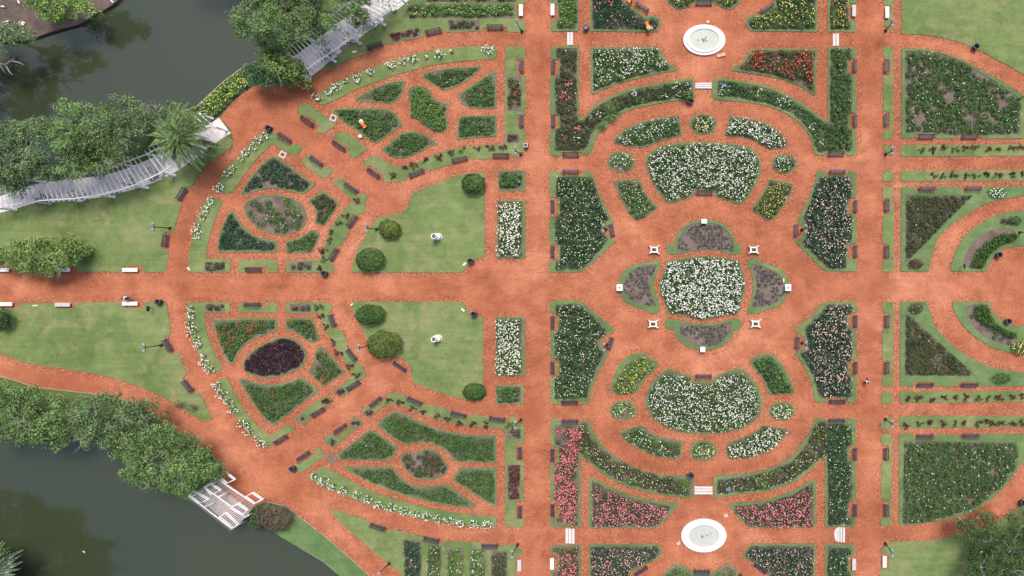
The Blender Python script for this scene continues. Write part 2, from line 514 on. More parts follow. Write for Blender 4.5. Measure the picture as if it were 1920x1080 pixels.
def planting(par, poly_px, tone, cover=.95, h=.65, sp=.48, rad=.35, leaf=.165, dens=64, blooms=(), names=('rose_foliage', 'blossoms'), sub=None, base=True):
    """rose bushes over a bed: parent at world origin offset par.location"""
    if sub is not None: sub = pts(sub)
    pw = W(poly_px); off = np.array(par.location)[:2]
    reg = pw if sub is None else W(sub)
    lo, hi = reg.min(0), reg.max(0)
    gx = np.arange(lo[0], hi[0] + sp, sp); gy = np.arange(lo[1], hi[1] + sp, sp)
    g = np.stack(np.meshgrid(gx, gy), -1).reshape(-1, 2) + rng.normal(0, sp * .22, (len(gx) * len(gy), 2))
    ok = inside(pw, g) & (dist(pw, g) > rad * .35)
    if sub is not None: ok &= inside(reg, g)
    g = g[ok]
    if cover < 1:
        ph = rng.uniform(0, 6, 4)
        f = np.sin(g[:, 0] * .9 + ph[0]) * np.sin(g[:, 1] * 1.1 + ph[1]) + .6 * np.sin(g[:, 0] * 2.1 + ph[2] + g[:, 1] * 1.7) + rng.normal(0, .5, len(g))
        if len(g) > 3: g = g[f <= np.quantile(f, min(1, cover))]
    nb = len(g)
    if nb == 0: return
    br = rad * rng.uniform(.7, 1.25, nb); bh = h * rng.uniform(.65, 1.25, nb)
    k = int(dens)
    a = rng.uniform(0, 2 * np.pi, (nb, k)); rho = np.sqrt(rng.uniform(0, 1, (nb, k)))
    x = g[:, :1] + br[:, None] * rho * np.cos(a); y = g[:, 1:] + br[:, None] * rho * np.sin(a)
    z = .06 + bh[:, None] * (.15 + 1.0 * np.sqrt(1 - rho ** 2 * .95)) * rng.uniform(.3, 1.1, (nb, k))
    c = np.stack([x, y, z], 2).reshape(-1, 3)
    nr = np.stack([np.cos(a) * rho * .7, np.sin(a) * rho * .7, np.ones_like(a) * .8], 2).reshape(-1, 3) + rng.normal(0, .42, (nb * k, 3))
    ok = inside(pw, c[:, :2]) & (dist(pw, c[:, :2]) > .04)
    c = c[ok]; nr = nr[ok]
    if base and cover >= .86:   # low growth between the bushes
        f = samp(reg, int(abs(area2(reg)) * 75)); f = f[inside(pw, f)]; f = f[dist(pw, f) > .16]
        c = np.concatenate([c, np.column_stack([f, rng.uniform(.06, h * .5, len(f))])]); nr = np.concatenate([nr, rng.normal(0, .4, (len(f), 3)) + np.array([0, 0, 1])])
    c0 = c.copy(); c0[:, :2] -= off
    V, F = leaf_quads(c0, nr, leaf, leaf * .62)
    npmesh(names[0], V, F, LEAF[tone], par)
    A = abs(area2(reg))
    for col, d, r, cl in blooms:
        d, r = d * 1.7, r * .66
        n = max(1, int(A * d))
        if cl < 1:   # only some of the bushes flower
            nsel = max(1, int(nb * cl)); sel = g[rng.choice(nb, nsel, replace=False)]
        else: sel = g
        i = rng.integers(0, len(sel), n)
        q = sel[i] + rng.normal(0, rad * .75, (n, 2))
        q = q[inside(pw, q)]
        zz = .12 + h * rng.uniform(.75, 1.3, len(q))
        flowers(names[1], np.column_stack([q - off, zz]), r, PETAL[col], par)

SOILS = []; OUTL = []
def bed(label, outer, spec, w=3.0, inner=None, cat='flower bed', group=None, name='flower_bed', edge=True, subs=None):
    o = smooth_poly(pts(outer)); OUTL.append(o)
    if inner is None: i = inset(o, w)
    else:
        i = smooth_poly(pts(inner), 5, 42, 1.0)
    c = W(o).mean(0)
    root = empty(name, (c[0], c[1], 0), label, cat, group)
    z = znext()
    def loc(ob):
        ob.location = (-c[0], -c[1], 0); return ob
    if edge: loc(ring_slab('grass_border', o, i, -.05, .10 + z, M['edge'], root, .012))
    if edge: loc(slab('soil', o + (o.mean(0) - o) * .002, -.04, .03 + z, M['soil'], root))
    else: loc(slab('soil', i, .01, .115 + z, M['soil'], root, .02))
    for k, s in enumerate([spec] if isinstance(spec, dict) else spec):
        planting(root, i, **s)
    return root

def soilbed(label, poly, spec, **k):
    return bed(label, poly, spec, inner=poly, edge=False, **k)

def lawn(poly, mat='lawn', name='lawn', rnd=1.6):
    o = smooth_poly(pts(poly), ang=21, rnd=rnd); OUTL.append(o)
    s = slab(name, o, -.05, .085 + znext(), M[mat], None, .012)
    return tag(s, kind='structure')
# ------------------------------------------------------------------ ground, lake, paths
def sheet(name, poly, z, mat, skirt=None, rnd=0, kind='structure', step=8):
    o = smooth_poly(pts(poly), step, 42, rnd)
    return tag(slab(name, o, skirt if skirt is not None else z - .004, z, mat), kind=kind)

LAND = "760,-260 700,-100 640,-25 600,15 560,60 500,85 478,118 450,133 420,155 395,178 365,205 340,210 300,240 240,275 150,300 50,315 -60,335 -600,380 -2500,400 -2500,900 -600,820 -60,800 0,795 100,800 180,815 215,850 260,890 330,930 370,945 440,960 480,975 500,990 520,1000 567,1030 605,1052 640,1082 680,1120 900,1400 1500,3000 5000,3000 5000,-3000 1200,-3000 900,-700"
sheet('ground', LAND, 0.0, M['ground'], -1.6)
sheet('bank', "-2500,60 -200,82 0,78 50,73 80,63 115,52 147,43 170,29 215,2 245,-40 330,-300 700,-3000 -2500,-3000", -.25, M['bank'], -1.6)
sheet('bank_ground', "-1500,1300 -160,1030 -60,1046 -6,1066 20,1100 60,1300 200,3000 -1500,3000", -.25, M['ground'], -1.6)
# lake
m, t, b = mat_new('lake_water', .03, .5)
p_ = pos(t); n1 = noise(t, .035, 3, .5, p_)
r_ = ramp(t, n1.outputs[0], [(.3, (.036, .049, .027)), (.7, (.048, .055, .025))])
t.links.new(r_.outputs[0], b.inputs['Base Color']); b.inputs['IOR'].default_value = 1.85
n2 = noise(t, .9, 3, .5, p_); bump(t, b, n2.outputs[0], .006, .02)
M['lake'] = m
wv = MB(); wv.add([(-420, -300, -.7), (40, -300, -.7), (40, 300, -.7), (-420, 300, -.7)], [(0, 1, 2, 3)])
tag(wv.build('water', M['lake']), kind='structure')
GRAVEL = "437,262 432,242 411,221 420,210 440,189 470,165 482,161 520,155 575,150 590,142 640,60 760,-60 1000,-130 2150,-130 2150,1210 760,1210 720,1112 692,1080 655,1045 605,1002 562,970 537,949 501,942 485,945 470,956 408,910 418,884 400,857 362,830 325,806 282,777 230,752 170,739 112,732 62,726 32,715 0,707 -90,690 -400,700 -400,470 -90,480 0,490 100,480 300,430 360,340 395,300"
sheet('gravel_path', GRAVEL, .006, M['gravel'])
# stone lake edge
def strip(name, line, wd, z0, z1, mat, kind='structure'):
    p = pts(line); d = np.gradient(p, axis=0); d /= np.linalg.norm(d, axis=1)[:, None]
    n = np.stack([-d[:, 1], d[:, 0]], 1) * wd / 2
    o = np.concatenate([p + n, (p - n)[::-1]])
    s = slab(name, o, z0, z1, mat)
    return tag(s, kind=kind)
strip('lake_kerb', "480,115 450,131 420,153 395,176 366,203 341,208", 1.5, -1.5, .10, M['kerb'])
strip('lake_kerb', "497,988 520,999 567,1029 605,1051 641,1081 682,1121", 2.0, -1.5, .08, M['darkpaving'])
strip('path_edging', "501,941 537,949 562,970 605,1002 655,1045 693,1080 722,1112", 1.0, -.05, .05, M['kerb'])
strip('path_edging', "-20,698 0,706 32,714 62,725 112,731 170,738 200,744", 1.0, -.05, .05, M['kerb'])
strip('path_edging', "362,829 400,856 420,880", 1.0, -.05, .05, M['kerb'])

# ------------------------------------------------------------------ lawns
lawn("-60,392 0,385 75,368 160,362 225,350 282,328 325,308 360,288 400,262 425,255 436,262 435,276 415,290 390,307 362,346 357,352 347,351 333,377 341,381 326,434 310,436 304,466 316,470 314,495 308,510 270,510 269,499 234,499 234,510 146,510 145,499 108,499 108,510 36,510 36,499 -60,499")
lawn("-60,570 -6,568 -6,578 36,578 36,568 106,568 106,578 142,578 142,567 233,567 234,577 270,577 270,567 312,567 316,590 321,627 309,631 317,662 335,662 351,702 342,710 357,737 375,736 399,785 387,790 375,786 325,755 275,730 225,712 175,700 112,690 50,680 0,662 -60,640")
lawn("501,943 537,950 562,971 605,1003 655,1046 692,1081 720,1115 680,1118 641,1081 605,1051 567,1029 530,1008 512,996 495,985 480,965", 'edge')
lawn("503,246 513,247 520,253 523,260 544,272 555,270 565,275 567,281 550,293 512,268 480,300 458,328 437,358 432,362 420,363 404,353 407,345 425,318 455,287 480,260")
lawn("392,370 407,372 417,376 417,380 395,438 386,485 432,486 432,510 357,511 352,505 355,482 362,443 373,407 383,382")
lawn("448,487 521,487 521,511 502,511 502,501 460,501 460,511 448,511")
lawn("622,342 640,334 647,337 645,345 670,365 682,362 689,370 685,385 686,392 682,401 670,401 655,425 655,435 640,461 630,462 620,492 627,496 627,506 622,511 537,511 537,489 602,487 607,470 615,445 625,422 640,400 655,385 664,380 645,360")
lawn("352,567 432,567 432,586 384,586 386,610 398,650 417,688 417,693 398,700 387,693 373,663 363,640 354,610 351,585")
lawn("448,567 459,567 459,575 498,575 499,567 521,567 521,586 448,586")
lawn("537,567 613,567 622,571 625,577 622,582 617,584 625,614 631,618 640,618 652,642 651,650 665,675 675,681 687,698 685,707 678,709 655,728 656,735 640,744 625,732 640,723 664,700 655,690 630,652 612,622 598,587 537,587")
lawn("405,715 413,711 428,710 435,725 460,770 487,802 507,817 540,796 553,805 550,809 545,809 513,828 513,833 503,837 495,837 472,815 447,788 427,758 410,735")
lawn("603,747 568,773 553,786 570,797 585,783 580,780 607,762 616,760 627,752 614,743")
lawn("667,781 682,792 628,837 620,836 608,828 610,820 620,813 628,817 637,815 662,797 657,788")
lawn("591,841 596,838 609,849 607,855 567,884 560,886 557,880 554,869 561,870 596,847")
lawn("725,738 730,737 760,739 761,747 794,760 800,757 838,766 843,774 881,784 884,778 890,776 912,782 917,787 953,792 956,782 962,780 968,785 970,794 982,795 982,833 967,834 967,862 982,864 982,939 967,940 967,972 982,973 982,986 979,988 950,988 948,985 947,805 917,801 887,799 850,793 820,786 790,775 762,764 748,758 734,757 720,762 700,777 692,782 677,772 682,765 690,761 702,762 727,747")
lawn("580,896 585,887 605,875 610,876 650,897 695,920 742,936 805,952 867,963 927,967 931,970 931,986 905,988 842,982 780,970 730,957 655,932 605,910")
lawn("621,957 630,956 687,974 695,984 726,997 735,992 790,1005 793,1011 828,1019 837,1014 900,1017 906,1025 938,1025 945,1021 967,1022 972,1028 980,1032 980,1040 970,1042 967,1050 967,1130 785,1130 755,1080 705,1037 655,994 627,967")
lawn("590,182 620,162 660,142 705,125 750,110 800,97 855,89 915,87 931,88 931,110 905,112 855,116 805,124 755,137 705,154 660,172 630,187 607,197 600,195")
lawn("561,200 567,195 580,196 630,232 627,238 607,251 597,250 595,242 600,236 590,226 575,217 562,215")
lawn("624,259 640,247 655,250 690,279 665,297 654,291 657,281 645,272 632,264")
lawn("564,302 580,291 585,294 584,302 605,316 616,314 626,321 610,336 587,322")
lawn("681,305 701,291 712,295 722,302 737,310 755,312 780,306 815,291 855,279 890,274 947,269 947,200 947,140 949,90 953,88 980,88 985,93 985,110 969,111 969,142 985,143 986,214 972,216 972,242 985,244 985,285 972,286 970,295 962,295 960,290 925,289 922,297 885,299 880,294 850,300 847,307 810,319 800,316 765,330 762,337 745,341 722,341 720,337 721,330 697,310 687,312")
lawn("909,324 909,480 885,488 880,495 867,511 661,511 660,505 670,470 687,440 702,415 715,406 740,402 757,397 767,385 771,367 777,361 817,345 867,327 892,324")
lawn("659,566 865,566 870,570 877,581 892,592 906,594 905,751 880,750 830,737 792,724 775,715 772,705 770,687 762,675 745,670 720,672 705,665 692,647 682,620 667,597 660,572")
lawn("590,137 600,133 620,132 655,112 687,101 687,92 722,81 728,83 795,69 796,60 832,56 838,61 905,58 909,51 951,51 953,60 980,61 985,58 985,39 970,38 970,8 985,7 985,-60 780,-60 760,0 725,28 678,64")
lawn("1690,-60 1690,64 1727,65 1765,71 1802,81 1830,92 1865,110 1920,140 2000,185 2000,-60")
lawn("1670,1015 1727,1014 1777,1007 1815,997 1860,982 1890,965 1915,945 1975,890 1990,890 1990,1130 1649,1130 1650,1067 1666,1064 1666,1040 1652,1035 1651,1029 1660,1025 1667,1020")
for s in ("1656,-60 1674,-60 1674,61 1669,61 1667,51 1657,50 1657,41 1668,36 1670,11 1657,9",
          "1656,89 1674,89 1674,260 1655,260 1655,246 1667,244 1668,210 1656,209 1656,142 1668,142 1668,112 1656,110",
          "1655,272 1675,272 1675,291 1664,290 1656,282", "1655,321 1675,321 1675,340 1655,340",
          "1655,351 1675,351 1675,509 1655,509 1655,487 1666,485 1666,457 1655,456 1655,404 1666,401 1667,372 1655,372",
          "1655,566 1675,566 1674,724 1654,724 1654,706 1666,704 1667,676 1654,674 1654,619 1666,616 1667,587 1655,586",
          "1653,735 1673,735 1673,756 1652,756", "1652,791 1667,781 1672,781 1672,804 1652,804",
          "1652,814 1672,814 1670,986 1651,986 1651,972 1665,970 1665,939 1652,936 1652,866 1666,864 1666,835 1652,834",
          "1689,272 1919,271 1919,292 1689,294", "1689,320 1990,318 1990,338 1689,340",
          "1687,734 1990,733 1990,752 1687,755", "1686,780 1990,779 1990,799 1686,803"):
    lawn(s, 'lawn')

# ------------------------------------------------------------------ rose beds
def sp(tone, *blooms, **k):
    bl = []
    for s in blooms:      # "colour density radius share-of-bushes"
        q = s.split(); bl.append((q[0], float(q[1]), float(q[2]) if len(q) > 2 else .085, float(q[3]) if len(q) > 3 else 1.0))
    k['tone'] = tone; k['blooms'] = bl; return k
G1 = 'rose beds of the upper left fan'; G2 = 'rose beds of the left fan above the path'; G3 = 'rose beds of the left fan below the path'
G4 = 'rose beds of the lower left fan'; G5 = 'rose beds of the central parterre'; G6 = 'tall rose borders around the parterre'
G7 = 'round rose beds'; G8 = 'corner rose beds at the right'; G9 = 'small rose beds'
low = dict(h=.45, rad=.32, sp=.46)
# upper left fan
bed('triangular green rose bed under the white-flowered lawn arc, with one pale bloom', "789,144 802,136 830,130 870,126 900,125 902,129 890,140 865,157 837,169 827,167 810,156", sp('mid', 'white .15', cover=.9, **low), 2.6, group=G1)
bed('small wedge-shaped green rose bed with one faint pink bloom, above the orange-clad gardener', "664,186 680,177 710,162 740,153 756,151 760,153 755,172 747,187 735,193 705,192 670,190", sp('mid', 'pink .2', cover=.86, **low), 2.8, group=G1)
bed('upright triangular rose bed with two pink blooms, beside the upper left vertical path', "927,134 931,135 931,202 920,204 877,200 865,192 859,181 862,175 885,160 905,147", sp('mid', 'pink .3 .12', 'white .1', cover=.9, **low), 2.6, group=G1)
bed('vase-shaped thick green rose bed at the middle of the upper left fan', "776,161 790,161 802,167 810,177 815,185 827,192 842,195 842,200 835,210 839,225 839,240 830,249 817,247 802,240 785,225 769,220 771,207 770,195 766,180 767,167", sp('fresh', 'peach .25', h=.75), 1.6, group=G1)
bed('kite-shaped rose bed in which a gardener in orange works', "624,209 627,204 670,203 730,206 742,212 755,234 752,237 705,269 700,267 665,242 635,222", sp('mid', cover=.95, **low), 3.0, group=G1)
bed('four-sided rose bed with a pale corner bloom, near the bottom of the upper left fan', "865,217 931,217 931,255 857,261 857,252 861,222", sp('mid', 'white .12', cover=.92, **low), 2.6, group=G1)
bed('pentagonal rose bed just above the row of dark shrubs of the upper left fan', "716,280 730,270 755,250 770,247 792,251 822,269 802,277 780,289 760,296 745,297 730,291", sp('mid', cover=.92, **low), 2.8, group=G1)
# left fan, upper half
bed('large triangular rose bed, sparse on grey soil, above the oval bed', "513,293 520,295 592,347 568,364 548,359 517,354 490,356 470,362 455,366 452,363 460,348 480,322 500,301", sp('teal', 'pink .12', cover=.84, **low), 3.0, group=G2)
bed('oval bed of bare grey soil with scattered green rose bushes', "457,388 463,378 480,370 500,366 520,366 545,371 563,382 573,395 576,408 572,422 560,433 545,438 530,440 512,438 490,430 472,418 462,404", [sp('mid', 'white .25', cover=.42, h=.55, rad=.42, sp=.6), sp('fresh', cover=.14, h=.6, rad=.5)], 2.4, group=G2)
bed('small pentagonal rose bed with a reddish tint, right of the oval soil bed', "607,357 638,381 610,422 605,422 591,418 593,403 592,392 580,376", sp('bronze', cover=.92, **low), 2.6, group=G2)
bed('big dark triangular rose bed below the oval soil bed', "435,395 440,397 448,412 473,438 507,450 520,452 520,473 412,473 408,470 410,453 417,427 425,407", sp('teal', 'white .06', cover=.9, **low), 3.0, group=G2)
bed('small curved rose bed at the lower right of the oval soil bed', "585,430 600,437 598,447 585,474 538,474 537,453 565,445 577,437", sp('mid', 'red .08', cover=.92, **low), 2.6, group=G2)
# left fan, lower half
bed('large rose bed with bright red blooms at the left end of the garden', "402,599 460,597 520,597 520,620 490,630 465,643 448,662 440,680 435,683 430,680 415,655 407,630 401,607", sp('mid', 'red 1.3 .12 .35', 'crimson .4 .13 .2', **low), 3.0, group=G3)
bed('small triangular bed of red roses right of the large red rose bed', "537,597 587,597 600,637 590,642 580,640 562,627 537,618", sp('mid', 'red 1.1 .10 .4', cover=.9, **low), 2.6, group=G3)
bed('oval bed of dark purple foliage', "535,632 552,636 567,647 575,660 574,675 565,688 545,699 525,706 502,708 480,705 462,698 455,688 457,677 468,664 485,650 505,640 520,634", sp('plum', 'crimson .12', cover=.97, h=.4, leaf=.17, dens=52), 2.4, group=G3)
bed('pentagonal bed of red roses right of the purple oval', "600,651 609,652 647,698 608,725 579,697 588,682 592,660", sp('mid', 'red 1.4 .11 .4', cover=.9, **low), 2.8, group=G3)
bed('large fan-shaped green bed dotted with orange red blooms, below the purple oval', "452,711 458,710 482,718 510,721 540,716 566,707 600,732 512,798 507,795 480,763 460,733 450,715", sp('mid', 'red .35 .10 .3', **low), 3.0, group=G3)
# lower left fan
bed('long green rose bed along the top of the lower left fan', "741,769 755,775 790,791 820,803 853,811 890,816 930,816 931,867 858,866 850,861 838,847 815,834 787,830 762,834 740,822 707,797 715,787", sp('mid', 'red .06', cover=.95, **low), 3.0, group=G4)
bed('kite-shaped green rose bed at the left of the lower left fan, one white bloom', "693,806 700,807 747,840 735,861 705,863 640,860 631,856 642,845", sp('mid', 'white .08', cover=.93, **low), 3.0, group=G4)
bed('long tapering rose bed above the white-flowered lawn arc of the lower left fan', "642,874 680,875 737,875 745,885 760,902 780,911 802,912 837,907 892,946 890,952 855,949 792,937 730,919 680,897", sp('mid', cover=.93, **low), 3.0, group=G4)
bed('four-sided green rose bed in the right corner of the lower left fan', "862,877 931,877 931,947 927,949 850,900", sp('mid', 'red .05', cover=.93, **low), 3.2, group=G4)
bed('lens-shaped soil bed with three magenta blooms in the lower left fan', "751,857 760,849 780,847 802,841 817,845 830,855 835,866 842,872 837,885 827,894 805,899 785,897 765,885 755,867", sp('bronze', 'magenta .25 .14 .2', cover=.78, **low), 2.4, group=G4)
# rose squares and strips set in lawns
def sq(label, poly, spec, **k):
    soilbed(label, poly, spec, group=G9, **k)
tiny = dict(h=.4, rad=.3, sp=.45)
sq('rectangular rose bed in the left lawn corner just above the main path', "384,491 423,491 423,509 384,509", sp('bronze', cover=.95, **tiny))
sq('half-bare rectangular rose bed above the main path, left of the dark litter bin', "545,491 586,491 586,507 545,507", sp('bronze', cover=.75, **tiny))
sq('rectangular rose bed in the left lawn corner just below the main path', "385,570 422,570 422,585 385,585", sp('bronze', cover=.85, **tiny))
sq('half-bare rectangular rose bed below the main path, left of a dark shrub', "545,570 583,570 583,584 545,584", sp('bronze', cover=.7, **tiny))
sq('tiny diamond rose bed with one crimson bloom by a bench, below the pentagonal red bed', "629,733 640,725 650,733 638,742", sp('burgundy', 'crimson 1.2 .16 .4', **tiny))
sq('tiny diamond rose bed at the upper end of the short diagonal lawn strip', "602,752 613,745 624,752 612,760", sp('burgundy', 'crimson .6 .1', **tiny))
sq('tiny diamond rose bed with a bright crimson bloom, lower end of the short lawn strip', "557,786 568,777 579,785 568,794", sp('bronze', 'crimson 1.4 .18 .4', **tiny))
sq('tiny diamond rose bed at the upper end of the second diagonal lawn strip', "657,793 667,785 679,793 668,801", sp('burgundy', 'red .6 .1', **tiny))
sq('tiny diamond rose bed at the lower end of the second diagonal lawn strip', "612,828 622,820 634,828 623,837", sp('bronze', 'crimson .8 .12', **tiny))
sq('tiny diamond rose bed left of the lower row of dark shrubs', "683,772 692,765 704,772 693,781", sp('burgundy', 'red .5 .1', **tiny))
sq('small square rose bed under the twin-globe lamp, lower left quarter', "951,805 977,805 977,823 951,823", sp('bronze', cover=.9, **tiny))
sq('narrow upright bed of dark roses with dull red blooms, lower left vertical path', "952,871 976,871 976,937 952,937", sp('burgundy', 'crimson .8 .1 .4', cover=.95, h=.5, rad=.36, sp=.5))
sq('narrow upright bed with crimson blooms beside the upper left vertical path', "952,144 978,144 978,208 952,208", sp('bronze', 'crimson .9 .12 .4', 'white .1', cover=.78, h=.5, rad=.36, sp=.5))
sq('small bare square rose bed left of the upper twin-globe lamp', "951,252 974,252 974,267 951,267", sp('burgundy', cover=.7, **tiny))
for i, (pl, tn, bl, nm) in enumerate((("757,1010 791,1014 790,1130 762,1130", 'teal', ('white .8 .08',), 'tall dark rose bed with few blooms, first of the row at the bottom edge'),
        ("803,1021 828,1023 827,1130 801,1130", 'mid', ('cream 1.6 .09', 'pink .4'), 'narrow rose bed with cream blooms, second of the row at the bottom edge'),
        ("840,1027 870,1027 869,1130 838,1130", 'fresh', ('cream 1.5 .09',), 'bright green rose bed, third of the row at the bottom edge'),
        ("882,1030 910,1030 909,1130 880,1130", 'fresh', ('white 3.2 .09',), 'rose bed with many white blooms, fourth of the row at the bottom edge'),
        ("922,1032 952,1032 951,1130 920,1130", 'bronze', ('white .1',), 'dull green rose bed without blooms, last of the row at the bottom edge'))):
    sq(nm, pl, sp(tn, *bl, h=.8 if i == 0 else .6))
sq('long rose bed with yellowish buds, top edge of the garden', "768,8 964,8 964,33 767,33", sp('fresh', 'cream 1.0 .08', 'yellow .5', h=.7, cover=.97))
sq('strip of roses cut off by the top edge of the photo', "800,-20 968,-20 968,4 800,4", sp('mid', 'pink .4', h=.6))
sq('small soil rectangle with low plants between two benches, top of the garden', "841,38 899,38 900,56 841,57", sp('bronze', cover=.8, **tiny))
sq('slanted soil rectangle with low plants, near the cream plant label at the top', "728,64 786,53 789,67 732,79", sp('burgundy', cover=.75, **tiny))
# strip beds beside the oval lawns
bed('small dense green square bed at the top of the column beside the left lawns', "935,320 985,320 985,358 935,358", sp('mid', 'white .2', h=.8, leaf=.22), 3, inner="936,323 980,323 980,354 936,354", group=G9)
bed('rectangular bed of white roses beside the upper statue lawn', "933,376 985,376 985,484 932,484", sp('mid', 'white 9 .11', 'cream 4 .10', h=.8), 3, inner="934,378 980,378 980,481 934,481", group=G5)
bed('rectangular bed of white roses beside the lower statue lawn', "930,594 984,594 984,704 930,704", sp('mid', 'white 9 .11', 'cream 4 .10', h=.8), 3, inner="931,597 979,597 979,701 931,701", group=G5)
bed('small dense green square bed at the bottom of the column beside the left lawns', "931,722 982,722 982,757 931,757", sp('mid', 'pink .2', h=.8, leaf=.22), 3, inner="932,724 977,725 977,754 932,755", group=G9)
# yellow day lilies along the lake
soilbed('strip of yellow day lilies along the lake edge', "362,205 370,200 400,178 435,150 457,131 466,137 472,150 470,163 440,186 415,211 400,221 380,215", sp('fresh', 'yellow 5 .10', 'cream 1', h=.6, leaf=.30, dens=60), cat='flower bed', name='lily_bed')
# central column, top
bed('narrow green bed beside a white bench, cut off by the top edge', "1034,-60 1085,-60 1085,59 1034,59 1034,38 1047,38 1047,9 1034,9", sp('fresh', 'yellow .5', 'white .3', h=.8), 3, inner="1046,-58 1083,-58 1083,54 1044,54 1044,40 1049,38 1049,9 1046,7", group=G6)
bed('large bed of loose pink and orange roses with two orange-clad gardeners, top edge', "1107,-60 1107,59 1228,60 1233,58 1241,42 1236,33 1222,29 1211,32 1172,4 1150,-60", sp('teal', 'salmon .8 .12 .5', 'peach .3', cover=.86, h=.8, rad=.5), 4.0, group=G6)
bed('double-lobed bed of yellow roses behind the topmost bench', "1252,4 1262,12 1270,18 1295,14 1300,4 1340,4 1350,12 1370,19 1387,5 1388,-60 1250,-60", sp('mid', 'yellow 3.2 .09', 'cream 1.2', h=.7), 3.0, group=G6)
bed('large bed of yellow roses right of the upper fountain', "1408,59 1532,60 1533,-60 1440,-60 1452,11 1426,29 1412,28 1399,36 1396,44", sp('mid', 'yellow 2.6 .10', 'cream .6', h=.75), 4.0, group=G6)
bed('narrow bed of orange roses beside a stone bench, upper right', "1552,-60 1606,-60 1606,7 1592,8 1592,40 1604,39 1604,60 1552,60", sp('mid', 'orange 3.6 .09', 'yellow 1', cover=.92, h=.7), 3, inner="1556,-58 1590,-58 1590,40 1594,42 1594,56 1556,56", group=G6)
bed('L-shaped border of low mixed roses with a spiky palm, upper left of the parterre', "1033,88 1086,87 1085,220 1089,223 1095,220 1117,197 1147,180 1187,165 1210,161 1247,154 1292,148 1301,150 1302,182 1297,187 1255,191 1220,197 1180,207 1150,225 1122,250 1110,282 1105,290 1095,292 1090,286 1052,286 1050,293 1032,291 1032,244 1047,242 1047,216 1032,215 1032,143 1047,142 1048,112 1033,112",
    [sp('bronze', 'pink 1.0 .1 .05', 'white .1', cover=.9, h=.5, sub="1040,90 1085,90 1085,285 1040,285"), sp('bronze', 'white .3 .09 .1', cover=.86, h=.55, sub="1085,140 1303,140 1303,295 1085,295"), sp('mid', cover=.2, h=.6, sub="1085,140 1303,140 1303,295 1085,295")],
    inner="1043,91 1083,91 1084,222 1089,228 1097,223 1119,201 1150,184 1190,169 1249,159 1295,152 1298,154 1299,176 1297,181 1255,186 1218,192 1178,202 1145,220 1115,244 1104,270 1098,283 1041,283 1041,244 1050,240 1050,218 1041,214 1041,143 1051,141 1051,114 1042,111", group=G6)
bed('bed of white roses left of the upper fountain', "1108,89 1235,88 1242,102 1250,114 1271,130 1267,132 1210,144 1160,157 1112,177 1108,172", sp('mid', 'white 4.6 .10 .7', 'cream 1', h=.8), 4, group=G6)
bed('bed of scarlet roses right of the upper fountain', "1410,91 1532,92 1529,178 1527,180 1496,160 1456,147 1417,139 1371,133 1370,131 1395,114 1404,98", sp('bronze', 'red 3.6 .12 .5', 'salmon 1.2 .12 .4', cover=.88, h=.75, rad=.5), 4, group=G6)
bed('L-shaped border with a thick green column, upper right of the parterre', "1552,88 1604,90 1604,110 1592,111 1591,140 1604,142 1605,212 1594,212 1593,240 1605,244 1605,290 1590,292 1585,287 1552,286 1545,291 1532,291 1526,285 1525,280 1520,260 1505,237 1480,217 1442,200 1392,191 1342,187 1336,184 1336,152 1341,149 1349,147 1395,153 1450,166 1493,188 1526,210 1544,225 1552,225",
    [sp('mid', 'peach .15', h=.85, cover=1, sub="1553,85 1605,85 1605,290 1553,290"), sp('mid', 'white .3 .09 .1', cover=.88, h=.55, sub="1336,140 1552,140 1552,292 1336,292"), sp('deep', cover=.25, h=.65, sub="1336,140 1552,140 1552,292 1336,292")],
    inner="1557,92 1597,92 1597,111 1589,113 1588,138 1597,142 1597,212 1589,214 1589,240 1597,244 1597,283 1548,283 1540,288 1530,280 1524,258 1509,234 1483,213 1445,195 1400,186 1380,182 1345,181 1345,155 1349,151 1395,157 1448,170 1490,192 1523,214 1545,229 1556,229", group=G6)
# parterre, upper half
bed('curved bed of white roses at the upper left of the parterre', "1150,262 1162,250 1185,237 1220,225 1270,217 1275,220 1276,235 1279,254 1240,265 1197,277 1155,269", sp('mid', 'white 4.5 .09 .7', h=.6), 2.0, group=G5)
bed('curved bed thick with white roses at the upper right of the parterre', "1367,218 1395,221 1435,232 1460,247 1477,267 1475,274 1447,280 1437,277 1412,262 1387,256 1359,254 1360,247 1366,235", sp('mid', 'white 11 .10', h=.65), 1.2, group=G5)
def ring(cx, cy, rx, ry, n=22):
    a = np.linspace(0, 2 * np.pi, n, endpoint=False); return np.column_stack([cx + rx * np.cos(a), cy + ry * np.sin(a)])
bed('round bed of yellow and white roses at the top of the parterre', ring(1319, 233, 26, 19.5), sp('mid', 'cream 7 .09', 'yellow 3', h=.6), 2.4, group=G7)
bed('round bed of white roses on bare soil, upper left of the parterre', ring(1165, 304, 26, 19.5), sp('fresh', 'white 4.5 .09 .6', cover=.8, h=.55), 2.6, group=G7)
bed('round bed of white and pinkish roses, upper right of the parterre', ring(1470.5, 307, 24, 17.8), sp('mid', 'white 6 .09', 'palepink 2', cover=.9, h=.55), 2.6, group=G7)
bed('great kidney-shaped bed of white roses in the upper half of the parterre', "1211,310 1212,295 1227,280 1255,271 1292,267 1330,267 1367,270 1400,275 1417,285 1426,302 1426,320 1417,345 1402,370 1390,382 1380,381 1342,369 1341,357 1301,357 1300,367 1260,380 1250,379 1235,360 1220,335", sp('mid', 'white 9.5 .095', 'cream 1', h=.8), 3.5, group=G5)
bed('green bed with small yellow blooms, left below the upper kidney bed', "1150,340 1195,335 1200,340 1212,365 1234,389 1227,395 1200,412 1190,412 1180,400 1162,367", sp('mid', 'cream 3.0 .07', 'peach .5 .07', 'white 1 .07', h=.6), 2, group=G5)
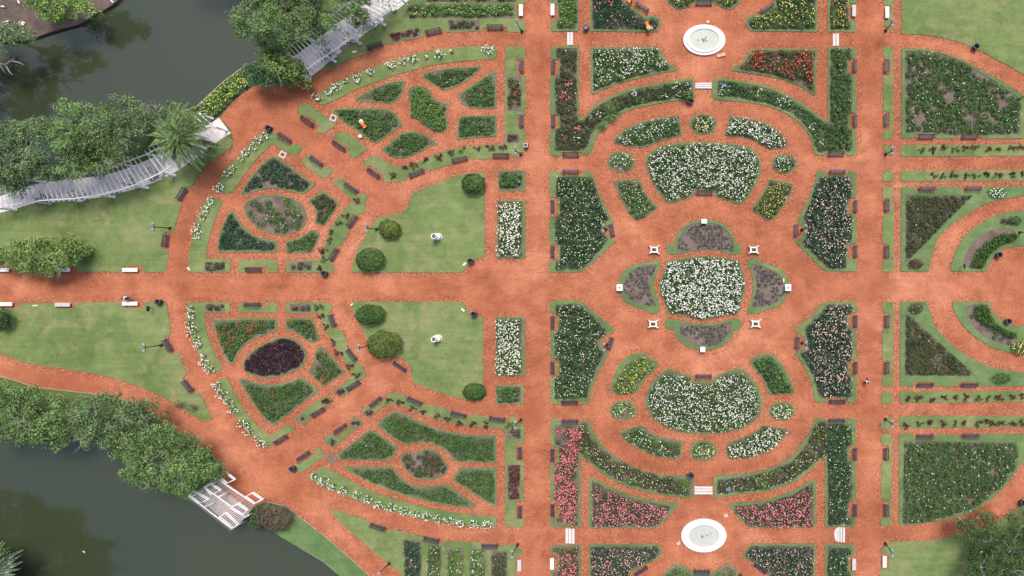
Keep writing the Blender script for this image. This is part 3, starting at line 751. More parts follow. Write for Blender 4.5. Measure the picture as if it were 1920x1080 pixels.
bed('green bed with yellow roses, right below the upper kidney bed', "1442,336 1487,344 1484,360 1470,385 1450,410 1442,414 1410,395 1409,390 1425,370 1435,352", sp('olive', 'yellow 2.4 .09', 'cream 1.5', h=.65), 2.2, group=G5)
# parterre, lower half
bed('curved bed of yellow roses, left above the lower kidney bed', "1147,735 1145,725 1155,697 1172,672 1187,664 1207,662 1235,680 1230,690 1210,710 1195,735 1172,739 1155,738", sp('fresh', 'orange 2 .08', 'yellow 2.2 .09', 'cream 1', h=.7), 3, inner="1150,733 1149,726 1162,702 1180,680 1205,666 1230,681 1226,689 1206,709 1192,733 1172,738 1156,737", group=G5)
bed('curved bed of plain green roses, right above the lower kidney bed', "1404,679 1412,671 1435,662 1450,665 1465,682 1480,707 1490,737 1445,740 1440,735 1430,712 1415,692", sp('mid', h=.8, leaf=.24), 3, inner="1408,679 1414,675 1435,667 1446,668 1460,686 1475,710 1488,735 1446,738 1442,733 1433,711 1419,690", group=G5)
bed('round bed of yellow and white roses, lower left of the parterre', ring(1169, 769.5, 25, 18.8), sp('fresh', 'white 4 .09', 'yellow 2', cover=.85, h=.55), 2.6, group=G7)
bed('round bed thick with cream roses, lower right of the parterre', ring(1466, 770.5, 24, 17.3), sp('fresh', 'white 8 .10', 'cream 4', cover=.95, h=.55), 2.6, group=G7)
bed('round bed with a clump of pale yellow roses at the bottom of the parterre', ring(1319, 844.5, 25.5, 19.6), sp('fresh', 'cream 5 .10 .6', 'yellow 1.6', cover=.82, h=.55), 2.6, group=G7)
bed('great kidney-shaped bed of white roses in the lower half of the parterre', "1211,750 1214,735 1225,715 1245,695 1257,692 1297,705 1299,714 1335,716 1342,706 1380,692 1395,692 1412,712 1427,737 1429,762 1422,782 1397,800 1362,810 1317,813 1275,809 1242,797 1220,777", sp('mid', 'white 9 .095', 'cream .8', h=.75), 5, inner="1216,750 1218,737 1230,716 1248,700 1258,697 1295,709 1298,718 1336,720 1344,710 1380,697 1391,697 1407,714 1422,739 1424,762 1418,781 1396,797 1360,807 1317,810 1277,806 1244,795 1224,775", group=G5)
bed('curved green bed with a few white roses at the lower left of the parterre', "1161,809 1200,797 1207,800 1225,814 1250,822 1279,826 1277,857 1272,860 1242,857 1200,842 1175,827", sp('mid', 'white 2.2 .09 .5', h=.65), 2.2, group=G5)
bed('curved bed thick with white roses at the lower right of the parterre', "1365,829 1392,821 1422,805 1430,797 1477,805 1476,812 1447,841 1412,855 1370,860 1365,856 1362,840", sp('mid', 'white 10 .10', 'cream 2', h=.7), 1.4, group=G5)
# centre of the parterre
dsk = dict(cover=.80, h=.26, rad=.20, sp=.40, leaf=.15, dens=14, names=('low_foliage', 'blossoms'))
GK = 'half-moon soil beds around the central white bed'
bed('half-moon bed of young plants on grey soil above the central white bed', "1264,458 1267,445 1282,424 1301,415 1320,412 1339,414 1359,422 1374,439 1379,456 1390,458 1390,475 1374,477 1346,470 1320,468 1299,471 1275,476 1250,476 1248,473 1250,460", sp('dusk', **dsk), inner="1267,473 1269,460 1279,437 1294,422 1320,419 1346,421 1363,432 1374,451 1376,473 1350,469 1320,466.5 1294,470", group=GK)
bed('half-moon bed of young plants on grey soil left of the central white bed', "1217,492 1221,488 1238,489 1237,501 1228,522 1226,535 1229,550 1236,567 1236,586 1230,588 1215,586 1213,581 1189,575 1168,561 1160,542 1162,522 1174,505 1192,496", sp('dusk', **dsk), inner="1233,497 1222,520 1218,535 1222,552 1231,575 1206,572 1183,563 1170,544 1171,526 1183,509 1206,498", group=GK)
bed('half-moon bed of young plants on grey soil right of the central white bed', "1401,492 1402,486 1421,485 1427,492 1447,497 1466,507 1477,524 1480,542 1472,561 1455,576 1431,582 1425,588 1402,588 1402,580 1410,554 1413,531 1408,512", sp('dusk', **dsk), inner="1407,496 1417,496 1440,503 1458,513 1469,527 1472,545 1462,562 1445,572 1408,576 1414,557 1418,535 1413,515", group=GK)
bed('half-moon bed of young plants on grey soil below the central white bed', "1247,603 1250,598 1272,600 1290,604 1317,607 1350,604 1373,598 1387,598 1390,603 1388,617 1377,619 1372,635 1355,648 1333,656 1313,656 1288,650 1270,633 1265,618 1252,617 1247,612", sp('dusk', **dsk), inner="1272,605 1285,608 1317,611 1350,608 1372,603 1371,615 1364,630 1350,643 1331,650 1313,650 1296,645 1280,632 1274,618", group=GK)
bed('square central bed smothered in white roses', "1251,490 1301,482 1320,480 1361,484 1387,489 1391,505 1398,535 1391,561 1386,587 1361,591 1320,598 1271,590 1251,587 1248,569 1239,550 1237,533 1245,512", sp('mid', 'white 14.5 .11', h=.85), 2.4, group=G5)
# winged beds
bed('winged bed of cream roses left of the upper parterre', "1031,324 1035,321 1050,322 1051,329 1094,330 1096,321 1110,322 1120,352 1132,382 1151,415 1147,420 1135,425 1130,432 1139,442 1152,450 1150,456 1122,482 1097,505 1082,510 1035,510 1031,507 1031,490 1047,489 1047,459 1031,457 1031,406 1047,405 1047,371 1031,370", sp('deep', 'cream 2.6 .08', 'white .8 .08', h=.85), inner="1045,332 1110,332 1118,352 1128,382 1145,412 1130,421 1126,432 1133,441 1141,447 1118,478 1095,500 1080,505 1042,505 1042,490 1051,488 1051,460 1041,457 1041,406 1051,404 1051,372 1041,369", group=G5)
bed('winged bed of cream roses left of the lower parterre', "1032,567 1042,564 1082,564 1092,567 1120,590 1151,617 1150,625 1142,626 1125,637 1126,647 1140,661 1132,680 1120,702 1110,730 1104,755 1100,758 1091,757 1089,751 1051,751 1049,757 1035,757 1033,754 1033,707 1046,705 1046,674 1033,671 1033,621 1046,619 1046,589 1033,586", sp('deep', 'cream 2.8 .08', 'white .8 .08', h=.85), inner="1043,571 1084,570 1092,574 1115,594 1139,619 1133,628 1120,637 1121,648 1134,659 1116,699 1106,727 1101,745 1040,748 1040,707 1050,704 1050,676 1041,671 1041,620 1050,618 1050,590 1041,586", group=G5)
bed('winged bed of pale pink roses right of the upper parterre', "1531,324 1540,321 1547,324 1550,329 1587,329 1590,322 1604,322 1605,327 1605,371 1592,372 1591,401 1605,404 1606,456 1591,459 1590,485 1606,486 1606,509 1550,509 1540,502 1512,475 1492,455 1494,451 1507,442 1506,425 1495,415 1495,412 1512,380 1525,347", sp('teal', 'palepink 4.2 .09', 'white .8', h=.8), inner="1535,332 1597,332 1597,371 1588,374 1588,400 1597,404 1597,456 1587,459 1586,485 1586,503 1552,503 1545,497 1520,470 1503,455 1511,443 1510,420 1504,413 1518,380 1530,345", group=G5)
bed('winged bed of pale pink roses right of the lower parterre', "1547,566 1605,566 1606,585 1592,587 1591,614 1605,615 1605,674 1592,676 1592,701 1605,704 1605,752 1600,755 1590,754 1587,747 1550,746 1549,754 1535,755 1527,751 1522,720 1507,687 1491,662 1494,659 1510,652 1510,640 1507,630 1497,625 1490,621 1494,615 1522,592 1540,572", sp('teal', 'palepink 5.2 .09', 'cream .8', h=.8), inner="1551,571 1598,571 1598,586 1588,589 1587,614 1597,616 1597,674 1588,677 1587,701 1597,705 1597,744 1537,745 1533,728 1516,688 1500,662 1514,655 1514,638 1509,615 1527,596", group=G5)
# lower borders
bed('L-shaped border with a column of salmon pink roses, lower left of the parterre', "1033,788 1037,786 1050,787 1053,794 1087,795 1093,789 1103,788 1105,790 1110,802 1130,835 1155,857 1192,877 1235,889 1280,892 1301,894 1301,897 1300,930 1292,933 1260,930 1210,921 1160,905 1122,882 1100,862 1089,855 1089,987 1035,989 1033,985 1033,972 1045,970 1046,941 1032,937 1033,869 1045,866 1045,837 1033,835",
    [sp('bronze', 'salmon 7 .11 .8', 'pink 2.4 .10', cover=.82, h=.65, sub="1033,786 1089,786 1089,990 1033,990"), sp('bronze', 'white .3 .08', 'palepink .4 .08', cover=.88, h=.55, sub="1089,780 1303,780 1303,935 1089,935"), sp('fresh', cover=.12, h=.6, sub="1089,780 1303,780 1303,935 1089,935")],
    inner="1040,797 1087,797 1094,791 1103,793 1104,806 1112,823 1120,828 1124,838 1140,848 1152,862 1170,866 1180,872 1195,876 1208,885 1225,886 1240,896 1258,892 1275,897 1297,897 1297,927 1290,929 1255,925 1210,916 1163,901 1126,878 1098,858 1085,850 1085,984 1039,984 1039,973 1049,971 1049,940 1039,936 1039,870 1049,867 1049,836 1040,834", group=G6)
bed('bed of pink roses left of the lower fountain', "1105,896 1112,895 1160,920 1210,935 1272,944 1272,949 1252,967 1235,987 1230,989 1107,989 1104,985", sp('bronze', 'pink 10 .10', 'palepink 2', h=.7), 3, inner="1110,900 1160,925 1210,940 1262,947 1248,965 1231,986 1110,987", group=G6)
bed('bed of pink roses at the bottom edge, left of the lower fountain', "1105,1020 1235,1019 1242,1035 1237,1045 1215,1056 1182,1072 1176,1130 1105,1130", sp('teal', 'palepink 5 .085', 'pink 3 .08', cover=.95, h=.7), 3.4, group=G6)
bed('narrow bed of salmon roses with a white bench in its notch, bottom edge', "1034,1023 1089,1020 1089,1130 1034,1130 1034,1071 1046,1068 1046,1038 1034,1037", sp('bronze', 'salmon 6 .11 .8', 'pink 1', cover=.85, h=.65), 3.4, group=G6)
bed('double-lobed green bed behind the bottommost bench', "1243,1076 1266,1056 1294,1067 1299,1074 1338,1074 1340,1069 1364,1057 1383,1069 1386,1130 1243,1130", sp('fresh', 'white .3', h=.6, cover=.85), 3.6, group=G6)
bed('bed of small pink roses at the bottom edge, right of the lower fountain', "1393,1039 1408,1019 1528,1019 1527,1130 1445,1130 1439,1074 1410,1052 1395,1044", sp('teal', 'palepink 3.4 .085', 'pink 2.2 .085', cover=.96, h=.7), 3.4, group=G6)
bed('bed of bright pink roses right of the lower fountain', "1367,947 1371,943 1417,940 1472,925 1524,899 1530,903 1528,987 1408,989 1399,984 1377,960", sp('bronze', 'pink 11 .10', 'palepink 2', h=.7), 3, inner="1376,948 1418,944 1474,930 1524,905 1525,985 1408,987 1399,979 1380,958", group=G6)
bed('L-shaped border with a dark green column, lower right of the parterre', "1338,899 1342,892 1395,888 1439,879 1472,864 1496,846 1495,840 1515,815 1527,786 1535,784 1547,784 1550,790 1585,791 1587,785 1605,786 1605,834 1592,836 1591,862 1605,866 1604,937 1591,940 1590,967 1604,970 1602,987 1547,987 1547,860 1542,859 1520,880 1490,902 1452,917 1373,928 1345,933 1339,929",
    [sp('deep', 'white 1 .08', 'yellow .2', cover=1, h=.9, sub="1551,780 1606,780 1606,990 1551,990"), sp('bronze', 'white .4 .08', 'peach .1', cover=.88, h=.55, sub="1336,780 1550,780 1550,935 1336,935"), sp('fresh', cover=.14, h=.6, sub="1336,780 1550,780 1550,935 1336,935")],
    inner="1344,926 1345,899 1395,893 1437,884 1470,870 1480,868 1497,851 1502,845 1518,818 1530,790 1547,789 1550,795 1597,795 1597,834 1588,837 1588,862 1597,866 1597,937 1588,941 1588,967 1597,971 1597,983 1552,983 1551,856 1541,855 1518,875 1488,897 1450,912 1372,923", group=G6)
bed('narrow dark green bed behind the stone bench at the bottom right', "1547,1019 1602,1019 1602,1040 1592,1042 1592,1069 1602,1071 1602,1130 1547,1130", sp('deep', 'white 1.2 .08', 'palepink .4', h=.8), inner="1551,1023 1595,1023 1595,1040 1589,1042 1589,1069 1595,1072 1595,1128 1550,1128", group=G6)
# right hand beds
bed('big quarter-round rose bed with bare soil gaps and few white blooms, upper right', "1690,91 1727,92 1765,99 1802,112 1840,132 1877,152 1915,177 1919,181 1919,260 1838,260 1838,252 1796,252 1795,260 1755,260 1753,253 1714,252 1713,260 1690,260", sp('mid', 'white .42 .09', base=False, cover=.84, h=.55, rad=.34), inner="1697,96 1740,97 1777,105 1827,131 1877,161 1912,186 1912,253 1840,253 1840,250 1796,250 1796,253 1756,252 1755,249 1697,248", group=G8)
bed('big quarter-round rose bed, dense dark green with few pale blooms, lower right', "1686,813 1712,813 1713,821 1751,821 1752,815 1797,815 1797,821 1836,821 1836,814 1920,813 1990,813 1990,820 1940,850 1917,867 1910,875 1890,905 1865,930 1827,955 1790,969 1740,980 1690,984 1685,982", sp('mid', 'white .5 .09', 'cream .15', base=False, cover=.95, h=.65, rad=.36), inner="1695,826 1905,829 1905,872 1885,902 1860,926 1827,949 1777,967 1727,979 1692,980", group=G8)
bed('triangular rose bed in a lawn above the main path, right side', "1689,351 1717,351 1717,359 1757,359 1757,351 1801,351 1802,358 1840,358 1840,350 1990,350 1990,362 1920,367 1890,372 1852,380 1815,400 1785,420 1760,445 1750,470 1744,495 1741,509 1689,509", sp('bronze', 'white .06', cover=.88, h=.45), inner="1697,366 1824,366 1700,491 1697,490", group=G8)
bed('triangular rose bed in a lawn below the main path, right side', "1688,566 1736,566 1744,585 1752,610 1772,635 1802,660 1830,677 1870,691 1920,699 1990,703 1990,722 1835,724 1834,716 1796,716 1796,724 1752,724 1751,716 1714,716 1712,724 1687,724", sp('bronze', 'white .06', cover=.9, h=.45), inner="1697,589 1701,589 1829,704 1696,704", group=G8)
bed('crescent bed of soil and clipped green shrubs above the main path, right edge', "1784,509 1782,502 1795,465 1815,437 1845,415 1877,401 1920,395 1990,393 1990,460 1920,461 1902,462 1875,470 1860,485 1852,502 1847,509",
    [sp('box', h=.9, rad=.42, sp=.34, cover=1, leaf=.16, names=('clipped_shrubs', 'blossoms'), sub="1822,505 1830,478 1848,457 1875,442 1896,437 1912,440 1900,452 1877,461 1860,473 1847,490 1843,505"), sp('boxolive', h=.95, rad=.42, sp=.34, cover=1, leaf=.16, names=('clipped_shrubs', 'blossoms'), sub="1822,503 1826,490 1847,490 1843,503"), sp('sage', cover=.14, h=.25, rad=.28)],
    inner="1804,498 1808,482 1815,467 1840,442 1865,430 1892,430 1902,435 1907,443 1900,452 1877,460 1860,472 1847,490 1842,503 1822,503 1812,502", group=G8)
bed('crescent bed of soil and clipped green shrubs below the main path, right edge', "1785,566 1856,566 1857,577 1870,595 1890,609 1920,612 1990,615 1990,680 1920,665 1902,662 1870,655 1840,640 1815,620 1795,595 1785,572",
    [sp('box', h=.9, rad=.42, sp=.34, cover=1, leaf=.16, names=('clipped_shrubs', 'blossoms'), sub="1824,571 1851,570 1857,587 1866,604 1884,618 1874,623 1852,613 1832,597"), sp('box', h=.8, rad=.42, sp=.34, cover=1, leaf=.16, names=('clipped_shrubs', 'blossoms'), sub="1878,617 1906,624 1906,634 1896,633 1880,626"), sp('sage', cover=.12, h=.25, rad=.28)],
    inner="1808,577 1825,571 1850,571 1856,587 1864,602 1882,616 1906,625 1905,642 1895,648 1870,643 1840,627 1820,605", group=G8)
# ------------------------------------------------------------------ small shrubs and rose bushes standing in the lawns
ORD = ['first', 'second', 'third', 'fourth', 'fifth', 'sixth', 'seventh', 'eighth', 'ninth', 'tenth', 'eleventh', 'twelfth', 'thirteenth', 'fourteenth', 'fifteenth', 'sixteenth']
def dark_bush(px, py, label, group, s=1.0):
    n = 5 + int(rng.integers(0, 4)); L = []; N_ = []
    root = P(px, py)
    stems = MB()
    for i in range(n):   # straggly canes with leaves
        a = rng.uniform(0, 6.28); l = rng.uniform(.22, .5) * s; hh = rng.uniform(.25, .55)
        tip = np.array([math.cos(a) * l, math.sin(a) * l * .8, .05 + hh])
        stems.tube([(0, 0, .0), tuple(tip * .6), tuple(tip)], [.018, .012, .006], 4)
        k = 13
        tt = rng.uniform(.35, 1.05, k)[:, None]
        L.append(tip * tt + rng.normal(0, .055, (k, 3))); N_.append(rng.normal(0, .5, (k, 3)) + np.array([0, 0, .9]))
    V, F = leaf_quads(np.concatenate(L), np.concatenate(N_), .17, .12)
    o = npmesh('rose_bush', V, F, LEAF['burgundy' if rng.random() < .75 else 'bronze'])
    o.location = root; tag(o, label, 'rose bush', group)
    st = stems.build('canes', M['bark'], o)
    return o
def dark_row(desc, group, s, frm='left'):
    p = pts(s)
    for i, (x, y) in enumerate(p):
        dark_bush(x, y, f'{ORD[i]} dark red rose bush from {frm} {desc}', group, rng.uniform(.95, 1.4))
dark_row('in the lawn strip of the upper left fan', 'dark rose bushes of the upper left fan', "736,329 762,316 778,310 800,301 823,294 847,287 869,282 895,280 920,277 945,276")
dark_row('in the zigzag lawn beside the upper oval', 'dark rose bushes right of the upper oval bed', "670,376 650,405 639,420 626,435 622,451 609,469 607,487 602,502", 'top')
dark_row('in the zigzag lawn beside the purple oval', 'dark rose bushes right of the purple oval bed', "600,576 605,593 612,612 626,642 638,660 660,687 670,701", 'top')
dark_row('in the lawn strip of the lower left fan', 'dark rose bushes of the lower left fan', "732,750 752,755 775,765 795,772 821,777 840,785 864,792 889,795 912,795 958,799")
dark_row('in the right strip under the upper quarter-round bed', 'dark rose bushes of the right strips', "1726,281 1747,280 1769,278 1790,281 1810,278 1827,278 1854,281 1873,278 1895,278 1913,276")
dark_row('in the right strip above the upper triangular bed', 'dark rose bushes of the right strips', "1749,329 1767,330 1787,327 1811,329 1831,330 1849,328 1871,329 1897,329 1916,327")
dark_row('in the right strip below the lower triangular bed', 'dark rose bushes of the right strips', "1704,747 1721,746 1747,747 1769,746 1787,745 1810,744 1834,745 1852,745 1873,745 1897,743 1916,742")
dark_row('in the right strip above the lower quarter-round bed', 'dark rose bushes of the right strips', "1699,796 1723,793 1743,791 1766,793 1790,793 1809,792 1833,793 1853,790 1860,793 1875,793 1898,793 1916,791")

def white_bush(px, py, label, group, s=1.0):
    r = empty('white_rose_bush', P(px, py), label, 'rose bush', group)
    n = int(46 * s); a = rng.uniform(0, 6.28, n); q = np.sqrt(rng.uniform(0, 1, n)) * .44 * s
    c = np.column_stack([np.cos(a) * q * 1.1, np.sin(a) * q * .95, .1 + .5 * np.sqrt(1 - (q / (.52 * s)) ** 2) * rng.uniform(.4, 1, n)])
    V, F = leaf_quads(c, rng.normal(0, .5, (n, 3)) + np.array([0, 0, .9]), .17, .11)
    npmesh('rose_foliage', V, F, LEAF['mid'], r)
    k = max(4, int(19 * s * s * rng.uniform(.75, 1.2))); a = rng.uniform(0, 6.28, k); q = np.sqrt(rng.uniform(.02, 1, k)) * .56 * s
    flowers('blossoms', np.column_stack([np.cos(a) * q * 1.15, np.sin(a) * q * .9, rng.uniform(.4, .75, k)]), .066, PETAL['white'], r)
def white_row(desc, group, s, frm='left'):
    for i, q in enumerate(s.split()):
        v = [float(t) for t in q.split(',')]
        white_bush(v[0], v[1], f'{ORD[i]} white rose bush from {frm} {desc}', group, v[2] if len(v) > 2 else 1.0)
white_row('in the lawn arc above the upper left fan', 'white rose bushes of the upper left arc', "597,184 618,173 635,165,1.15 651,153,.6 672,148,1.15 697,137,.9 735,123,1.1 757,117,.9 777,113 800,108,.45 825,104,1.15 849,99,.5 916,95,1.2")
white_row('on the upper part of the left lawn arc', 'white rose bushes of the left arc above the path', "499,255 486,264 478,276 464,287 457,299,.6 440,316,.8 430,327 414,353,1.1", 'top')
white_row('on the left lawn arc just above the main path', 'white rose bushes of the left arc above the path', "399,377 390,393,.8 383,407,.8 373,424,.7 372,438,1.25", 'top')
white_row('on the left lawn arc just below the main path', 'white rose bushes of the left arc below the path', "361,577,.6 362,590 359,607,.9 367,617 358,624,.8 371,635,.9 373,648 385,667,.55 386,679 396,692,1.1", 'top')
white_row('on the lower part of the left lawn arc', 'white rose bushes of the left arc below the path', "409,722 420,738,1.2 432,752 440,767,1.1 455,792 467,795,.6 468,807,1.05 484,820,.6 494,831", 'top')
white_row('in the lawn arc below the lower left fan', 'white rose bushes of the lower left arc', "591,891,.8 610,902,1.15 627,912,.95 646,917,.9 672,926 692,935 712,945 736,949,1.15 760,955 781,961 802,966 825,971,1.1 847,974 867,977 890,980,1.1 915,982,1.3")

def shrub(name, px, py, rx, ry, h, tone, label, cat='bush', n=900, leaf=.17, loose=.12, bloom=None, h0=.05, group=None):
    """rounded shrub: px, py, rx, ry as seen; leaves in a shell of clumps over a dense inside"""
    c = P(px, py, h * .5); a_, b_ = rx * S, ry * S
    o = empty(name, (c.x, c.y, 0), label, cat, group)
    d = rng.normal(size=(n, 3)); d[:, 2] = np.abs(d[:, 2]) * 1.0 - .25; d /= np.linalg.norm(d, axis=1)[:, None]
    ph = rng.uniform(0, 6, 6)
    lump = 1 + loose * (np.sin(d[:, 0] * 7 + ph[0]) * np.sin(d[:, 1] * 7 + ph[1]) + .8 * np.sin(d[:, 2] * 9 + ph[2] + d[:, 0] * 5)) + rng.normal(0, loose * .35, n)
    q = d * lump[:, None] * np.where(rng.random(n) < .75, 1, rng.uniform(.55, 1, n))[:, None]
    cc = q * np.array([a_, b_, h * .5]) + np.array([0, 0, h * .5 + h0])
    cc[:, 2] = np.maximum(cc[:, 2], .04)
    nr = d / np.array([a_, b_, h * .5]) * min(a_, b_) + rng.normal(0, .38, (n, 3))
    V, F = leaf_quads(cc, nr, leaf, leaf * .65)
    npmesh('foliage', V, F, LEAF[tone], o)
    st = MB()
    for i in range(6):
        a = rng.uniform(0, 6.28)
        st.tube([(0, 0, 0), (math.cos(a) * a_ * .3, math.sin(a) * b_ * .3, h * .35), (math.cos(a) * a_ * .65, math.sin(a) * b_ * .65, h * .7)], [.05, .035, .015], 5)
    st.build('stems', M['bark'], o)
    if bloom:
        k = bloom[1]; d2 = rng.normal(size=(k, 3)); d2[:, 2] = np.abs(d2[:, 2]) + .2; d2 /= np.linalg.norm(d2, axis=1)[:, None]
        flowers('blossoms', d2 * np.array([a_, b_, h * .55]) * 1.03 + np.array([0, 0, h * .5]), .075, PETAL[bloom[0]], o)
    return o
GT = 'clipped round bushes on the statue lawns'
tb = dict(n=2600, leaf=.17, loose=.075, cat='clipped bush', group=GT)
shrub('clipped_bush', 888, 345, 21, 18, 1.9, 'box', 'green clipped bush in the top right corner of the upper statue lawn', **tb)
shrub('clipped_bush', 731, 430, 19, 16.5, 1.7, 'boxolive', 'olive yellow clipped bush behind the lamp on the upper statue lawn', **tb)
shrub('clipped_bush', 695, 487, 25.5, 21, 2.0, 'box', 'wide clipped bush in the bottom left corner of the upper statue lawn', **tb)
shrub('clipped_bush', 695, 590, 26, 18, 1.9, 'box', 'flattish clipped bush in the top left corner of the lower statue lawn', **tb)
shrub('clipped_bush', 722, 646, 30.5, 25, 2.3, 'boxolive', 'largest clipped bush, dark olive, touching the lamp of the lower statue lawn', **dict(tb, n=3400))
shrub('clipped_bush', 890, 734, 20, 15.5, 1.5, 'box', 'small clipped bush in the bottom right corner of the lower statue lawn', **tb)
shrub('rose_bush', 1717, 495, 13, 9, .8, 'burgundy', 'brownish oval bush at the tip of the upper triangular bed', 'rose bush', 420, .15, .15)
shrub('rose_bush', 1717, 578, 13, 9, .8, 'bronze', 'brownish oval bush with pink specks at the tip of the lower triangular bed', 'rose bush', 420, .15, .15, ('pink', 5))
shrub('rose_bush', 1871, 361, 15, 9, .8, 'mid', 'rose bush with small white blooms, right of the upper triangular bed', 'rose bush', 420, .15, .2, ('white', 42))
shrub('rose_bush', 1877, 709, 16, 10, .9, 'mid', 'plain green rose bush right of the lower triangular bed', 'rose bush', 460, .17, .2)
shrub('shrub', 1887, 415, 9, 5.5, .6, 'burgundy', 'reddish low shrub at the top of the upper crescent lawn', 'bush', 160, .15, .25)
shrub('shrub', 1904, 414, 10, 7, .8, 'mid', 'green shrub at the top of the upper crescent lawn, near the right edge', 'bush', 240, .2, .25)
shrub('rose_bush', 1914, 652, 17, 12, .9, 'mid', 'rose bush with yellow blooms at the right edge below the lower crescent bed', 'rose bush', 460, .17, .2, ('yellow', 50))
shrub('shrub', 338, 759, 11, 6.5, .7, 'brownbush', 'thin brownish shrub on the tip of the lower left lawn, left of the two', 'bush', 130, .14, .3)
shrub('shrub', 362, 765, 12, 8, .8, 'bronze', 'thin grey green shrub on the tip of the lower left lawn, right of the two', 'bush', 150, .14, .3)
shrub('shrub', 516, 971, 31, 23, 2.2, 'brownbush', 'large brown purple shrub between the white pier pergola and the lake', 'bush', 3600, .16, .14)
shrub('shrub', 484, 972, 17, 18, 1.8, 'deep', 'dark green shrub squeezed between the pier pergola and the brown shrub', 'bush', 1100, .22, .2)
shrub('shrub', 2, 598, 18, 18, 2.4, 'deep', 'dark glossy green shrub cut off by the left edge, below the main path', 'bush', 1400, .22, .2)
shrub('shrub', 1288, 180, 11, 9, 1.2, 'fresh', 'yellow green shrub beside the litter bin at the top of the parterre', 'bush', 260, .22, .25)

# spiky palm in the upper left border
def rosette(name, px, py, r, h, n, tone, label, cat, wd=.07):
    o = empty(name, P(px, py), label, cat)
    V = []; F = []
    for i in range(n):
        a = i * 2.4 + rng.uniform(-.2, .2); l = r * rng.uniform(.6, 1.05); e = rng.uniform(.2, 1.0)
        base = len(V); K = 4
        for j in range(K + 1):
            t_ = j / K; d = l * t_; z = .15 + h * e * math.sin(t_ * 1.9) * .9
            ww = wd * (1 - t_) ** .7 + .004
            for sgn in (-1, 1): V.append((math.cos(a) * d - math.sin(a) * ww * sgn, math.sin(a) * d + math.cos(a) * ww * sgn, z + .02 * (1 - t_)))
        for j in range(K): F.append((base + 2 * j, base + 2 * j + 1, base + 2 * j + 3, base + 2 * j + 2))
    npmesh('leaves', np.array(V), np.array(F), LEAF[tone], o)
    return o
rosette('spiky_plant', 1145, 213, 1.4, 1.0, 46, 'mid', 'spiky green palm-like plant in the upper left border of the parterre', 'plant')
rosette('spiky_plant', 1130, 240, .8, .6, 20, 'mid', 'small spiky plant below the large spiky one in the upper left border', 'plant')

# ------------------------------------------------------------------ trees
def leafy(centres, radii, per, leaf, tone, parent, name='crown', off=(0, 0, 0)):
    n = len(centres); c = np.repeat(centres, per, 0); r = np.repeat(radii, per)
    d = rng.normal(size=(n * per, 3)); d /= np.linalg.norm(d, axis=1)[:, None]
    q = d * (rng.uniform(.25, 1, n * per) ** .5)[:, None] * r[:, None] * np.array([1, 1, .55])
    nr = d * .8 + np.array([0, 0, .7]) + rng.normal(0, .4, (n * per, 3))
    V, F = leaf_quads(c + q - np.array(off), nr, leaf, leaf * .5)
    return npmesh(name, V, F, LEAF[tone], parent)

